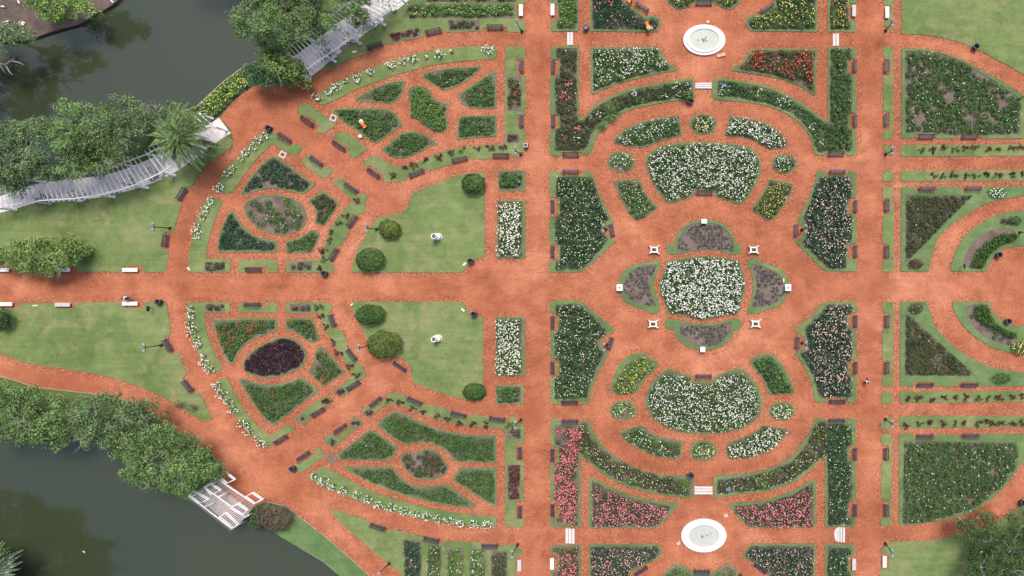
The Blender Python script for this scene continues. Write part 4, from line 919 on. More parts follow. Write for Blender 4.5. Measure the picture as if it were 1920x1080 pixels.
def tree(label, poly, h0, h1, tone, trunk, dens=1.0, twigs=10, leaf=.235, gaps=.12, name='tree', per=88, tr=.28, group=None, crad=.78):
    hm = (h0 + h1) / 2
    pp = smooth_poly(pts(poly), 8, 60, 0)
    pw = W(pp, hm); A = abs(area2(pw))
    base = P(*trunk)
    o = empty(name, base, label, 'tree', group)
    n = int(A * 2.5 * dens)
    g = samp(pw, n); g = g[(dist(pw, g) > crad * .55) | (rng.random(len(g)) < .12)]; g = g + rng.normal(0, .18, g.shape)
    ph = rng.uniform(0, 6, 6)
    f = np.sin(g[:, 0] * 1.3 + ph[0] + 1.2 * np.sin(g[:, 1] * .8 + ph[3])) + np.sin(g[:, 1] * 1.5 + ph[1]) + .8 * np.sin((g[:, 0] + g[:, 1]) * 2.6 + ph[2])
    g = g[f > np.quantile(f, gaps)]; f = f[f > np.quantile(f, gaps)] if False else (np.sin(g[:, 0] * 1.3 + ph[0]) + np.sin(g[:, 1] * 1.5 + ph[1]))
    d = dist(pw, g); dm = max(1.2, np.quantile(d, .9))
    t_ = np.sqrt(np.clip(d / dm, 0, 1))
    z = h0 + (h1 - h0) * (t_ * .75 + .12 * f) + rng.normal(0, (h1 - h0) * .17, len(g))
    c = np.column_stack([g, z]); r = crad * rng.uniform(.65, 1.25, len(g))
    lo = c[rng.random(len(c)) < .45].copy(); lo[:, 2] -= rng.uniform(.8, 1.8, len(lo)); lo[:, 2] = np.maximum(lo[:, 2], h0 * .6)
    C = np.concatenate([c, lo]); Rr = np.concatenate([r, r[:len(lo)]])
    leafy(C, Rr, per, leaf, tone, o, 'crown', base)
    tm = MB(); b0 = Vector((0, 0, -.3)); fork = Vector((rng.normal(0, .2), rng.normal(0, .2), h0 * .55))
    cm = c.mean(0) - np.array(base); fork.x += cm[0] * .15; fork.y += cm[1] * .15
    tm.tube([b0, fork * .5, fork], [tr * 1.35, tr, tr * .85], 9)
    for i in rng.choice(len(c), min(len(c), 12), replace=False):
        e = Vector(c[i] - np.array(base)); mid = fork.lerp(e, .5) + Vector((rng.normal(0, .3), rng.normal(0, .3), .5))
        tm.tube([fork, fork.lerp(mid, .5) + Vector((0, 0, .15)), mid, e], [tr * .42, tr * .28, tr * .16, .025], 6)
    tm.build('trunk', M['bark'], o)
    if twigs:
        tw = MB(); top = np.argsort(-z)[:max(twigs * 5, 10)]
        for i in rng.choice(top, min(twigs, len(top)), replace=False):
            p = Vector(c[i] - np.array(base)) + Vector((0, 0, .25))
            a = rng.uniform(0, 6.28); pth = [p + Vector((0, 0, -.9))]
            q = p.copy()
            for k in range(5):
                a += rng.normal(0, .55); q = q + Vector((math.cos(a), math.sin(a), rng.normal(.03, .1))) * rng.uniform(.25, .45); pth.append(q.copy())
                if rng.random() < .6:
                    a2 = a + rng.choice([-1, 1]) * rng.uniform(.6, 1.1); tw.tube([q, q + Vector((math.cos(a2), math.sin(a2), .1)) * .35, q + Vector((math.cos(a2 + .3), math.sin(a2 + .3), .1)) * .7], [.022, .016, .008], 4)
            tw.tube(pth, [.05, .042, .034, .026, .018, .01], 5)
        tw.build('bare_twigs', M['twig'], o)  # pale bare twigs sticking out above the leafy crown
    return o
GL = 'trees along the lake'
tree('big grey green tree at the left edge above the curved white pergola', "-60,240 0,235 25,225 60,215 95,210 110,232 125,262 122,305 97,334 55,340 20,352 -60,362", 5, 8.5, 'treeblue', (40, 300), twigs=16, group=GL)
tree('wide tree with pale bare twigs, middle of the row above the curved pergola', "97,195 105,185 140,180 170,190 200,200 215,230 212,270 198,305 168,330 128,332 105,306 100,250", 5.5, 9, 'tree', (165, 275), twigs=20, group=GL)
tree('dense tree with a dark hollow, between the lake and the date palm', "200,190 232,175 260,185 295,194 325,188 330,205 305,232 285,258 262,286 238,308 205,318 190,280 205,235", 5, 8.5, 'treeblue', (285, 250), twigs=12, gaps=.2, group=GL)
tree('yellow green tree on the far bank at the top left', "42,-40 110,-40 150,-10 168,8 166,24 148,30 142,18 122,30 115,45 90,49 70,36 52,26 35,12", 3.5, 6.5, 'treelime', (105, 5), twigs=3, gaps=.15, group=GL)
tree('grey green tree on the far bank at the left edge', "-60,40 0,35 28,28 42,45 52,65 40,88 20,104 -10,106 -60,100", 4, 7, 'treeblue', (8, 66), twigs=8, gaps=.25, group=GL)
tree('large green tree spreading over the upper pergola', "425,35 440,5 470,-25 560,-60 700,-60 706,-10 690,20 672,45 655,62 635,50 615,57 600,48 582,66 560,77 530,87 500,82 470,80 445,70 430,55", 6, 10, 'tree', (540, 30), twigs=12, gaps=.10, tr=.4, group=GL)
tree('yellowish willow-like tree at the end of the upper pergola', "488,92 530,84 550,103 570,125 576,146 546,157 520,152 498,140 482,110", 2.6, 5, 'willow', (540, 125), twigs=3, leaf=.26, gaps=.05, group=GL)
tree('dark green rounded tree at the corner of the lake and the red path', "457,130 462,105 485,96 500,106 512,130 510,155 495,165 475,162 462,148", 2.4, 4.8, 'dark', (492, 135), twigs=0, gaps=.04, group=GL)
tree('round olive tree over two white benches at the left edge', "-30,462 0,455 20,445 50,439 90,446 130,452 142,465 146,485 135,502 100,515 70,519 40,511 15,506 -30,497", 2.4, 5.2, 'willow', (75, 488), twigs=9, leaf=.24, gaps=.05, dens=1.15, group=GL)
tree('dense green tree at the left edge below the curving path', "-60,712 0,712 40,725 70,735 95,745 120,762 130,790 125,825 100,850 70,850 40,842 0,836 -60,832", 5, 8.5, 'tree', (55, 775), twigs=5, gaps=.12, group=GL)
tree('wide green tree, middle of the row on the lower lake shore', "118,762 150,746 205,735 213,750 258,748 290,765 294,790 262,802 222,822 200,850 180,852 150,832 125,812", 5, 8, 'treeblue', (210, 785), twigs=9, gaps=.12, group=GL)
tree('green tree leaning over the lower lake beside the pier pergola', "290,795 330,800 365,812 362,835 400,870 410,886 395,905 370,912 350,926 336,944 300,926 250,916 225,891 210,866 205,840 230,815 260,805", 4.5, 7.5, 'tree', (320, 850), twigs=12, gaps=.13, group=GL)
tree('airy tree with grey twigs and small blue flowers at the bottom right', "1795,992 1812,972 1838,966 1880,962 1915,957 1990,955 1990,1130 1818,1130 1812,1072 1832,1042 1808,1020", 3.5, 6.5, 'airy', (1890, 1035), twigs=34, gaps=.18, per=72, dens=1.4, leaf=.20, group=GL)
# beyond the frame: their mirror images show in the lake
tree('spreading tree just above the frame on the upper lake shore', "290,-150 360,-165 470,-150 480,-90 440,-62 370,-58 310,-75", 5, 9, 'tree', (380, -110), twigs=0, group=GL)
tree('tall tree beyond the bottom left corner on the lower lake shore', "-330,1050 -230,1000 -130,1030 -60,1090 -20,1130 0,1180 -60,1280 -330,1280", 6, 12, 'tree', (-130, 1150), twigs=0, tr=.4, group=GL)
tree('tree beyond the left edge on the far bank', "-170,70 -110,60 -62,90 -66,150 -100,190 -170,180", 4, 8, 'treeblue', (-80, 100), twigs=0, group=GL)

def frond_mesh(L, droop, tone, seed):
    """one pinnate frond along +x: two rows of leaflets on an arching rachis"""
    r = np.random.default_rng(seed); V = []; F = []
    K = 34
    def at(t): return np.array([L * (t - .13 * droop * t * t), 0, L * (.33 * t - (.55 + .35 * droop) * t * t)])
    for k in range(K):
        t = .10 + .9 * k / (K - 1); p = at(t); ll = L * .15 * math.sin(math.pi * min(1, .16 + t * .84)) + .05
        for sg in (-1, 1):
            tip = p + np.array([ll * .75, sg * ll * .62, -.30 * ll + r.normal(0, .02)])
            mid = (p + tip) / 2 + np.array([0, 0, .05]); wv_ = np.array([.05, -sg * .03, 0])
            b = len(V); V += [p, mid + wv_, tip, mid - wv_]; F.append((b, b + 1, b + 2, b + 3))
    for k in range(9):
        t0, t1 = k / 9, (k + 1) / 9; a, c = at(t0), at(t1); wd = .05 * (1 - t0) + .012
        b = len(V); V += [a + [0, wd, .01], c + [0, wd * .85, .01], c + [0, -wd * .85, .01], a + [0, -wd, .01]]; F.append((b, b + 1, b + 2, b + 3))
    me = bpy.data.meshes.new('frond'); me.from_pydata([tuple(map(float, v)) for v in V], [], F); me.materials.append(LEAF[tone]); me.update(); return me
def palm(label, px, py, base_px, hgt, L, n, tone, name='date_palm'):
    top = P(px, py, hgt); base = P(*base_px)
    o = empty(name, base, label, 'palm tree')
    tm = MB(); t_ = top - base
    tm.tube([(0, 0, -.2), t_ * .3 + Vector((0, 0, 0)), t_ * .7, t_], [.42, .33, .30, .36], 12)
    tm.build('trunk', M['bark'], o)
    ms = [frond_mesh(L * q, dr, tone, 5 + i) for i, (q, dr) in enumerate(((1, .4), (.95, .9), (.8, .1), (1.03, .65)))]
    for i in range(n):
        f = bpy.data.objects.new('frond', ms[i % 4]); link(f, o)
        lv = i / n; a = i * 2.39996
        f.location = t_ + Vector((0, 0, .15)); f.rotation_euler = (rng.normal(0, .15), -R(62) * (1 - lv) + R(20) * lv + rng.normal(0, .08), a)
        s = .62 + .42 * lv; f.scale = (s, s, s)
    return o
palm('date palm with a feathery round crown at the end of the curved pergola', 337, 255, (395, 271), 6.6, 4.6, 54, 'palm')
palm('grey green palm reaching in at the bottom left corner', -14, 1072, (-6, 1082), 5.0, 3.6, 44, 'palmgrey')
shrub('shrub', 2, 1040, 16, 12, 2.6, 'fresh', 'bright green leafy shrub at the left edge above the corner palm', 'bush', 420, .34, .25)
# dead tree in the lake at the left edge
o = empty('dead_tree', P(-22, 122), 'bleached leafless tree reaching over the water at the left edge', 'tree', GL)
tm = MB(); q = P(-22, 122)
def TP(px, py, h): return P(px, py, h) - q
tm.tube([(0, 0, -.9), TP(-14, 121, 2.2), TP(-2, 119, 3.2), TP(10, 121, 3.6), TP(20, 114, 4.0), TP(35, 117, 4.2), TP(45, 122, 4.2)], [.2, .17, .14, .12, .1, .07, .03], 7)
tm.tube([TP(10, 121, 3.6), TP(14, 128, 3.9), TP(18, 135, 4.0), TP(24, 141, 4.0)], [.1, .08, .06, .025], 6)
tm.tube([TP(-2, 119, 3.2), TP(4, 128, 3.3), TP(10, 138, 3.2)], [.1, .06, .02], 6)
tm.tube([TP(20, 114, 4), TP(22, 111, 4.4), TP(27, 110, 4.6)], [.06, .04, .015], 5)
tm.build('trunk', M['deadwood'], o)
airy = [o for o in COL.objects if o.get('label', '').startswith('airy tree')][0]
q = [P(x, y, 6.4) - airy.location for x, y in ((1805, 959), (1822, 958), (1842, 1035), (1894, 1033), (1842, 1065), (1844, 1079), (1800, 972), (1836, 971))]
flowers('blue_blossoms', np.array([list(v + Vector((rng.normal(0, .09), rng.normal(0, .09), rng.normal(0, .04)))) for v in q for k in range(2)]), .07, PETAL['blueflower'], airy)
# ------------------------------------------------------------------ benches
def make_bench():
    """slatted park bench, 2 m along x, front towards +y"""
    r = empty('park_bench', (0, 0, 0), 'dark slatted park bench', 'bench')
    sm = MB()
    for i in range(4): sm.box((0, -.17 + i * .115, .45), (2.0, .085, .035), 0, .008)
    sm.build('seat', M['slat'], r)
    bm = MB()
    for i in range(3): bm.box((0, -.285 - i * .035, .56 + i * .125), (2.0, .035, .095), 0, .008, R(-14))
    bm.build('backrest', M['slat2'], r)
    for sx in (-.82, .82):
        lm = MB()
        lm.tube([(sx, .2, 0), (sx, .19, .25), (sx, .17, .43), (sx, -.19, .42), (sx, -.30, .62), (sx, -.385, .88)], [.03, .026, .024, .026, .026, .018], 6)
        lm.tube([(sx, -.30, 0), (sx, -.24, .25), (sx, -.19, .42)], [.03, .026, .024], 6)
        lm.tube([(sx, .17, .43), (sx, .21, .58), (sx, .08, .66), (sx, -.29, .64)], [.02, .022, .024, .02], 6)
        lm.build('iron_leg', M['iron'], r)
    return r
BENCH = [make_bench()]; BUSED = []
def bench(px, py, rz, label, group):
    r = BENCH[0] if not BUSED else dup(BENCH[0]); BUSED.append(1)
    a = R(rz); lp = math.hypot(31 * math.cos(a), 23 * math.sin(a)) * S
    r.location = P(px, py); r.rotation_euler = (0, 0, a); r.scale = (lp / 2.0, .84, 1)
    r['label'] = label; r['group'] = group
B1 = 'dark slatted benches along the vertical paths'; B2 = 'dark slatted benches around the parterre'; B3 = 'dark slatted benches of the left fans'; B4 = 'dark slatted benches at the right'
for x, rz, ys, pl in ((980, -90, (126, 228), 'in the lawn strip left of the upper left vertical path'), (977, -90, (848, 958), 'in the lawn strip left of the lower left vertical path'),
        (1037, 90, (127, 228), 'on the west side of the border with the spiky plant'), (1036, 90, (387, 472), 'in the west side of the upper left winged bed'),
        (1036, 90, (604, 689), 'in the west side of the lower left winged bed'), (1036, 90, (852, 955), 'in the west side of the salmon pink rose column'),
        (1603, -90, (125, 227), 'on the east side of the upper right green column'), (1604, -90, (387, 471), 'on the east side of the upper pale pink winged bed'),
        (1604, -90, (602, 689), 'on the east side of the lower pale pink winged bed'), (1603, -90, (850, 955), 'on the east side of the lower dark green column'),
        (1659, 90, (126, 226), 'in the narrow lawn facing the upper right green column'), (1660, 90, (386, 472), 'in the narrow lawn left of the upper triangular bed'),
        (1660, 90, (602, 689), 'in the narrow lawn left of the lower triangular bed'), (1659, 90, (850, 955), 'in the narrow lawn left of the lower quarter-round bed')):
    for y, u in zip(ys, ('upper', 'lower')):
        bench(x, y, rz + rng.normal(0, .8), f'{u} of two dark benches {pl}', B1)
for px, py, rz, lb in ((1071, 292, 180, 'at the foot of the L-shaped border with the spiky plant'), (1071, 322, 0, 'on top of the upper left winged bed'), (1069, 755, 180, 'at the foot of the lower left winged bed'),
        (1070, 788, 0, 'on top of the salmon pink rose column'), (1567, 290, 180, 'at the foot of the upper right green column'), (1569, 322, 0, 'on top of the upper winged bed of pale pink roses'),
        (1569, 753, 180, 'at the foot of the lower winged bed of pale pink roses'), (1568, 787, 0, 'on top of the dark green column, lower right'),
        (1321, 363, 180, 'in the hollow of the upper kidney-shaped white bed'), (1319, 704, 0, 'in the hollow of the lower kidney-shaped white bed'),
        (1320, 8, 180, 'between the lobes of yellow roses at the top edge'), (1205, 14, -32, 'at the slanted edge of the bed with two gardeners in orange'), (1437, 16, 32, 'at the slanted edge of the yellow roses right of the upper fountain'),
        (1316, 1069, 0, 'between the two green lobes at the bottom edge'), (1203, 1069, 213, 'at the slanted edge of the pink bed left of the bottom lobes'), (1425, 1064, 143, 'at the slanted edge of the pink bed right of the bottom lobes'),
        (1396, 1084, 143, 'cut off by the bottom edge right of the two green lobes'),
        (1149, 432, -80, 'before the twin-globe lamp of the upper left winged bed'), (1146, 644, -108, 'before the twin-globe lamp of the lower left winged bed'),
        (1491, 432, 90, 'before the twin-globe lamp of the upper right winged bed'), (1493, 642, 84, 'before the twin-globe lamp of the lower right winged bed')):
    bench(px, py, rz, 'dark slatted bench ' + lb, B2)
for px, py, rz, lb in ((1735, 258, 180, 'left of two dark slatted benches under the upper quarter-round bed'), (1817, 258, 180, 'right of two dark slatted benches under the upper quarter-round bed'),
        (1737, 353, 0, 'left of two dark slatted benches above the upper triangular bed'), (1823, 353, 0, 'right of two dark slatted benches above the upper triangular bed'),
        (1733, 722, 180, 'left of two dark slatted benches under the lower triangular bed'), (1816, 722, 180, 'right of two dark slatted benches under the lower triangular bed'),
        (1733, 816, 0, 'left of two dark slatted benches above the lower quarter-round bed'), (1818, 815, 0, 'right of two dark slatted benches above the lower quarter-round bed')):
    bench(px, py, rz, lb, B4)
for px, py, rz, lb in ((537, 258, -34, 'diagonal dark bench next to the litter bin of the left fan'), (578, 229, 146, 'diagonal dark bench in the bone-shaped lawn near the upper drain grate'), (637, 275, 146, 'diagonal dark bench in the bone-shaped lawn under the kite bed with the gardener'),
        (596, 302, -34, 'diagonal dark bench in the bone-shaped lawn right of the lower drain grate'), (661, 352, -34, 'diagonal dark bench at the top of the zigzag lawn right of the upper oval'), (702, 326, 146, 'diagonal dark bench at the left end of the dark shrub row, upper fan'),
        (664, 416, 230, 'tilted dark bench at the middle of the zigzag lawn, left of the lamp'), (630, 478, 240, 'steep dark bench at the lower end of the zigzag lawn above the main path'), (478, 507, 180, 'dark bench in a lawn notch just above the main path, left fan'),
        (476, 570, 0, 'dark bench in a lawn notch just below the main path, left fan'), (627, 600, -71, 'steep dark bench at the top of the zigzag lawn below the main path'), (663, 664, -51, 'tilted dark bench right of the pentagonal red rose bed'),
        (666, 723, 212, 'diagonal dark bench by the tiny diamond bed with one crimson bloom'), (531, 824, 212, 'diagonal dark bench at the lower end of the left lawn arc'), (600, 773, 212, 'diagonal dark bench along the short lawn strip with two diamond beds'),
        (640, 802, 34, 'diagonal dark bench along the second lawn strip with two diamond beds'), (571, 853, 34, 'diagonal dark bench beside the litter bin of the lower left fan'), (706, 752, 39, 'diagonal dark bench left of the corner of the lower shrub row'),
        (780, 750, -23, 'first dark bench above the lower shrub row, nearest its corner'), (862, 775, -14, 'second dark bench above the lower shrub row'), (934, 784, -8, 'last dark bench above the lower shrub row, near the lamp'),
        (784, 326, 202, 'first dark bench below the upper shrub row, counted from the left'), (864, 301, 192, 'second dark bench below the upper shrub row'), (941, 294, 180, 'last dark bench below the upper shrub row, near the lamp'),
        (751, 687, 146, 'dark bench in the hollow of the lower statue lawn'), (346, 365, 238, 'tilted dark bench at the edge of the upper left lawn, below the palm'), (316, 452, 262, 'steep dark bench by the lamp of the upper left lawn'),
        (320, 646, -59, 'steep dark bench by the lamp of the lower left lawn'), (357, 722, -52, 'tilted dark bench near the tip of the lower left lawn'),
        (706, 89, 198, 'dark bench beside the cream plant label at the top'), (815, 62, 191, 'dark bench between the two soil rectangles at the top'), (930, 54, 180, 'dark bench left of the lamp at the top edge'),
        (711, 985, -18, 'dark bench at the tip of the wedge lawn at the bottom'), (811, 1009, -12, 'dark bench above the first rose beds of the bottom row'), (920, 1021, 0, 'dark bench above the last rose beds of the bottom row')):
    bench(px, py, rz, lb, B3)
SBX = {}
def stone_bench(px, py, vert, mat, label):
    k = (vert, mat)
    if k not in SBX:
        r = empty('stone_bench', (0, 0, 0), label, 'bench')
        m_ = MB(); m_.box((0, 0, .43), (1.85 if not vert else 1.4, .47, .10), 0, .015); m_.build('seat', M[mat], r)
        for sx in (-.55, .55):
            q_ = MB(); q_.box((sx * (1 if not vert else .75), 0, .19), (.14, .38, .38), 0, .02); q_.build('pedestal_leg', M[mat], r)
        SBX[k] = r
    else: r = dup(SBX[k])
    r.location = P(px, py); r.rotation_euler = (0, 0, R(90) if vert else 0)
    tag(r, label, 'bench', 'stone benches')
for px, py, v_, mt, lb in ((248, 506, 0, 'white', 'white stone bench in the notch above the main path, right of the olive tree'), (122, 506, 0, 'white', 'white stone bench half under the right side of the olive tree'), (8, 506, 0, 'white', 'white stone bench under the left side of the olive tree'),
        (14, 570, 0, 'white', 'white stone bench at the left edge below the main path'), (122, 571, 0, 'greystone', 'dull grey stone bench below the main path, between two white ones'), (248, 569, 0, 'white', 'white stone bench below the main path beside a walker in white'),
        (978, 21, 1, 'white', 'white stone bench left of the left vertical path at the top edge'), (1037, 20, 1, 'white', 'white stone bench right of the left vertical path at the top edge'), (1600, 22, 1, 'greystone', 'grey stone bench beside the orange roses at the top right'),
        (1662, 25, 1, 'white', 'white stone bench above the lamp of the top right lawn'), (975, 1058, 1, 'greystone', 'grey stone bench left of the left vertical path at the bottom edge'), (1036, 1055, 1, 'white', 'white stone bench in the notch of the salmon bed at the bottom edge'),
        (1600, 1056, 1, 'greystone', 'grey stone bench beside the dark green bed at the bottom right'), (1657, 1051, 1, 'white', 'white stone bench below the lamp of the bottom right lawn')):
    stone_bench(px, py, v_, mt, lb)

# ------------------------------------------------------------------ lamps
def make_lamp(heads=2):
    r = empty('street_lamp', (0, 0, 0), 'lamp', 'street lamp')
    b_ = MB(); b_.lathe([(.20, 0), (.20, .12), (.13, .2), (.11, .55), (.075, .65)], n=12); b_.build('base', M['iron'], r)
    p_ = MB(); p_.tube([(0, 0, .6), (0, 0, 1.8), (0, 0, 3.1)], [.062, .052, .045], 8); p_.build('post', M['iron'], r)
    a_ = MB()
    if heads == 2:
        a_.tube([(0, -.36, 3.22), (0, -.25, 3.06), (0, 0, 3.0), (0, .25, 3.06), (0, .36, 3.22)], [.03, .035, .05, .035, .03], 7)
    a_.ball((0, 0, 3.1), .085, 8, 6); a_.build('arm', M['iron'], r)
    for sy in ((-.36, .36) if heads == 2 else (0,)):
        g_ = MB(); g_.ball((0, sy, 3.42), (.19, .19, .2), 14, 9); gg = g_.build('globe', M['globe'], r)
        c_ = MB(); c_.lathe([(.10, 3.2), (.13, 3.26), (.13, 3.28)], (0, sy, 0), 10); c_.lathe([(.07, 3.58), (.03, 3.66), (.01, 3.70)], (0, sy, 0), 8); c_.build('collar', M['iron'], gg)
    return r
L2 = make_lamp(2); LU = []
for px, py, lb in ((320, 428, 'twin-globe lamp on the upper left lawn near the steep bench'), (304, 647, 'twin-globe lamp on the lower left lawn near the steep bench'), (707, 430, 'twin-globe lamp left of the olive clipped bush'), (693, 648, 'twin-globe lamp left of the largest clipped bush'),
        (979, 59, 'twin-globe lamp left of the left vertical path near the top edge'), (977, 290, 'twin-globe lamp at the right end of the upper shrub row'), (977, 787, 'twin-globe lamp at the right end of the lower shrub row'), (971, 1021, 'twin-globe lamp left of the left vertical path near the bottom edge'),
        (1660, 58, 'twin-globe lamp at the left edge of the top right lawn'), (1660, 290, 'twin-globe lamp left of the strip under the upper quarter-round bed'), (1660, 786, 'twin-globe lamp left of the strip above the lower quarter-round bed'), (1660, 1019, 'twin-globe lamp at the corner of the bottom right lawn'),
        (1136, 430, 'twin-globe lamp in the notch of the upper left winged bed'), (1138, 646, 'twin-globe lamp in the notch of the lower left winged bed'), (1503, 431, 'twin-globe lamp in the notch of the upper right winged bed'), (1504, 643, 'twin-globe lamp in the notch of the lower right winged bed'),
        (1908, 187, 'lamp post leaning out of the upper right edge by the quarter-round bed'), (1911, 436, 'lamp post at the right edge beside the upper crescent bed')):
    r = L2 if not LU else dup(L2); LU.append(1)
    r.location = P(px, py); r['label'] = lb; r['group'] = 'twin-globe lamps'
L1 = make_lamp(1); L1.location = P(730, 1056); tag(L1, 'single-globe lamp beside the diagonal path at the bottom', 'street lamp')

# ------------------------------------------------------------------ litter bins
def make_bin():
    r = empty('litter_bin', (0, 0, 0), 'bin', 'litter bin')
    b_ = MB(); b_.lathe([(.20, .10), (.29, .14), (.33, .82), (.30, .82), (.26, .25), (.02, .22)], n=16); b_.build('body', M['binpaint'], r)
    q_ = MB(); q_.lathe([(.30, .81), (.355, .81), (.36, .86), (.31, .86), (.30, .81)], n=16, cap=False); q_.build('rim', M['binrim'], r)
    s_ = MB(); s_.tube([(-.42, 0, 0), (-.42, 0, .95), (-.36, 0, .95)], .03, 6); s_.tube([(.42, 0, 0), (.42, 0, .95), (.36, 0, .95)], .03, 6); s_.tube([(-.42, 0, .5), (.42, 0, .5)], .02, 5); s_.build('stand', M['iron'], r)
    return r
BN = make_bin(); BU = []
for px, py, lb in ((508, 242, 'dark litter bin at the top tip of the left lawn arc'), (612, 513, 'dark litter bin above the main path at the end of the zigzag lawn'), (885, 490, 'dark litter bin at the bottom right of the upper statue lawn'), (891, 589, 'dark litter bin at the top right of the lower statue lawn'),
        (303, 566, 'dark litter bin at the corner of the lower left lawn below the main path'), (553, 877, 'dark litter bin by a diagonal bench in the lower left fan'), (1827, 90, 'dark litter bin at the edge of the top right lawn'), (1295, 191, 'dark litter bin at the top entrance of the parterre'),
        (1295, 889, 'dark litter bin at the bottom entrance of the parterre'), (1870, 478, 'dark litter bin in the curve of the upper crescent bed'), (1887, 602, 'dark litter bin in the curve of the lower crescent bed'), (1914, 940, 'dark litter bin at the right edge above the airy tree')):
    r = BN if not BU else dup(BN); BU.append(1)
    r.location = P(px, py); r['label'] = lb; r['group'] = 'dark litter bins'; r.rotation_euler = (0, 0, rng.uniform(-.3, .3))
r = dup(BN); r.location = P(1100, 55); r.scale = (.95, .75, 1); r['label'] = 'dark litter bin lined with a pale blue bag, by the bed of the two gardeners'; r['group'] = 'dark litter bins'
q_ = MB(); q_.lathe([(.29, .74), (.15, .80), (.04, .70)], n=12); q_.build('blue_bag', M['blue'], r)
r = empty('litter_bin', P(988, 274), 'square dark litter bin with a pale rim at the end of the upper shrub row', 'litter bin')
q_ = MB(); q_.box((0, 0, .4), (.44, .44, .8), 0, .02); q_.build('body', M['binpaint'], r)
q_ = MB()
for x, y, a, b_ in ((0, .22, .5, .07), (0, -.22, .5, .07), (.22, 0, .07, .37), (-.22, 0, .07, .37)): q_.box((x, y, .83), (a, b_, .05))
q_.build('rim', M['cream'], r)

# ------------------------------------------------------------------ fountains, steps, pedestals, planters, urns
def fountain(px, py, rx, ry, ix, iy, label):
    r = empty('fountain', P(px, py), label, 'fountain')
    a, b_ = rx * S, ry * S; f = ix / rx
    m_ = MB(); m_.lathe([(1.0, 0), (1.0, .30), (.985, .36), (.86, .38), (.84, .50), (.825, .55), (f + .03, .56), (f, .53), (f - .02, .36)], n=72, sx=a, sy=b_, cap=False, smooth=False); m_.build('basin', M['white'], r)
    m_ = MB(); m_.lathe([(f - .018, .39), (.01, .40)], n=72, sx=a, sy=b_, cap=False, smooth=False); wt = m_.build('water', M['water0'], r)
    m_ = MB()
    for i in range(14):
        x, y = rng.normal(0, .22, 2); m_.lathe([(rng.uniform(.03, .11), .405 + i * .0004), (.01, .412 + i * .0004)], (x * a * .5, y * b_ * .6, 0), 7, cap=True)
    m_.build('algae', M['stain'], wt)
    m_ = MB(); m_.lathe([(.16, .30), (.14, .5), (.06, .55), (.05, .72), (.02, .74)], n=10); m_.build('nozzle', M['greystone'], r)
fountain(1320.5, 76, 39.5, 28.8, 27.5, 19.5, 'white oval fountain basin at the top of the garden')
fountain(1319.5, 1003, 42.5, 31.3, 28.5, 20.5, 'white oval fountain basin at the bottom of the garden')
def stone(px, py, a, b_, rz, label, n=1):
    o = MB()
    for i in range(n): o.box(((i - (n - 1) / 2) * a * S / n, 0, .12), (a * S / n - .03, b_ * S, .24), 0, .03)
    o = o.build('stone_block', M['pinkstone']); o.location = P(px, py); o.rotation_euler = (0, 0, R(rz)); tag(o, label, 'stone block')
stone(1327, 42, 7, 5, 0, 'small square stone block above the upper fountain'); stone(1352, 104, 16, 6, 14, 'pair of small stone blocks below the upper fountain', 2)
stone(1361, 966, 8, 6.5, 0, 'small square stone block above the lower fountain'); stone(1272, 1018, 7.5, 6, 28, 'small tilted stone block left of the lower fountain')
def steps(px, py, wpx, hpx, along, label, half=False, n=3):
    r = empty('steps', P(px, py), label, 'steps')
    for i in range(n):
        m_ = MB(); zt = .10 + .07 * (i if along == 'x' else n - 1 - i)
        if along == 'y': m_.box((0, (i - (n - 1) / 2) * hpx * S / n, zt / 2), (wpx * S, hpx * S / n - .05, zt), 0, .02)
        else: m_.box(((i - (n - 1) / 2) * wpx * S / n, 0, zt / 2), (wpx * S / n - .05, hpx * S, zt), 0, .02)
        m_.build('tread', M['stepstone'], r)
    if half:
        a = np.linspace(math.pi / 2, 3 * math.pi / 2, 14)
        pl = np.column_stack([px - wpx / 2 + 6 * np.cos(a), py - hpx * .46 * np.sin(a)])
        s_ = slab('landing', pl, 0, .08, M['stepstone'], r); s_.location = -r.location
steps(1069, 73, 12, 24, 'x', 'pale stone steps above the L-shaped border with the spiky plant', n=2); steps(1567, 75, 12, 23, 'x', 'pale stone steps above the upper right green column', n=2)
steps(1319, 161, 31, 12, 'y', 'pale stone steps between the upper fountain and the parterre'); steps(1319, 919, 34, 15, 'y', 'pale stone steps between the parterre and the lower fountain')
steps(1069, 1004.5, 18, 28, 'x', 'pale stone steps below the salmon pink rose column'); steps(1577, 1002, 14, 28, 'x', 'pale stone steps with a half-round landing, below the dark green column', True)
def pedestal(px, py, a, b_, dark, label):
    r = empty('pedestal', P(px, py), label, 'pedestal', 'white pedestals around the parterre centre'); a *= S; b_ *= S
    m_ = MB(); m_.box((0, 0, .10), (a * .96, b_ * .96, .2), 0, .02); m_.box((0, 0, .46), (a * .74, b_ * .74, .52), 0, .02); m_.build('shaft', M['white'], r)
    m_ = MB(); m_.box((0, 0, .78), (a, b_, .12), 0, .02); m_.build('cap', M['white'], r)
    if dark:
        m_ = MB(); m_.box((0, 0, .855), (a * .3, b_ * .3, .03), 0, .005); m_.build('socket', M['darkpaving'], r)
pedestal(1320, 415.5, 10.5, 8.5, 0, 'white pedestal on top of the upper half-moon bed'); pedestal(1317.5, 654.5, 9.5, 9, 0, 'white pedestal at the foot of the lower half-moon bed')
pedestal(1162.5, 539, 11, 12, 1, 'white pedestal with a dark socket at the left half-moon bed'); pedestal(1476.5, 539, 11, 12.5, 1, 'white pedestal with a dark socket at the right half-moon bed')
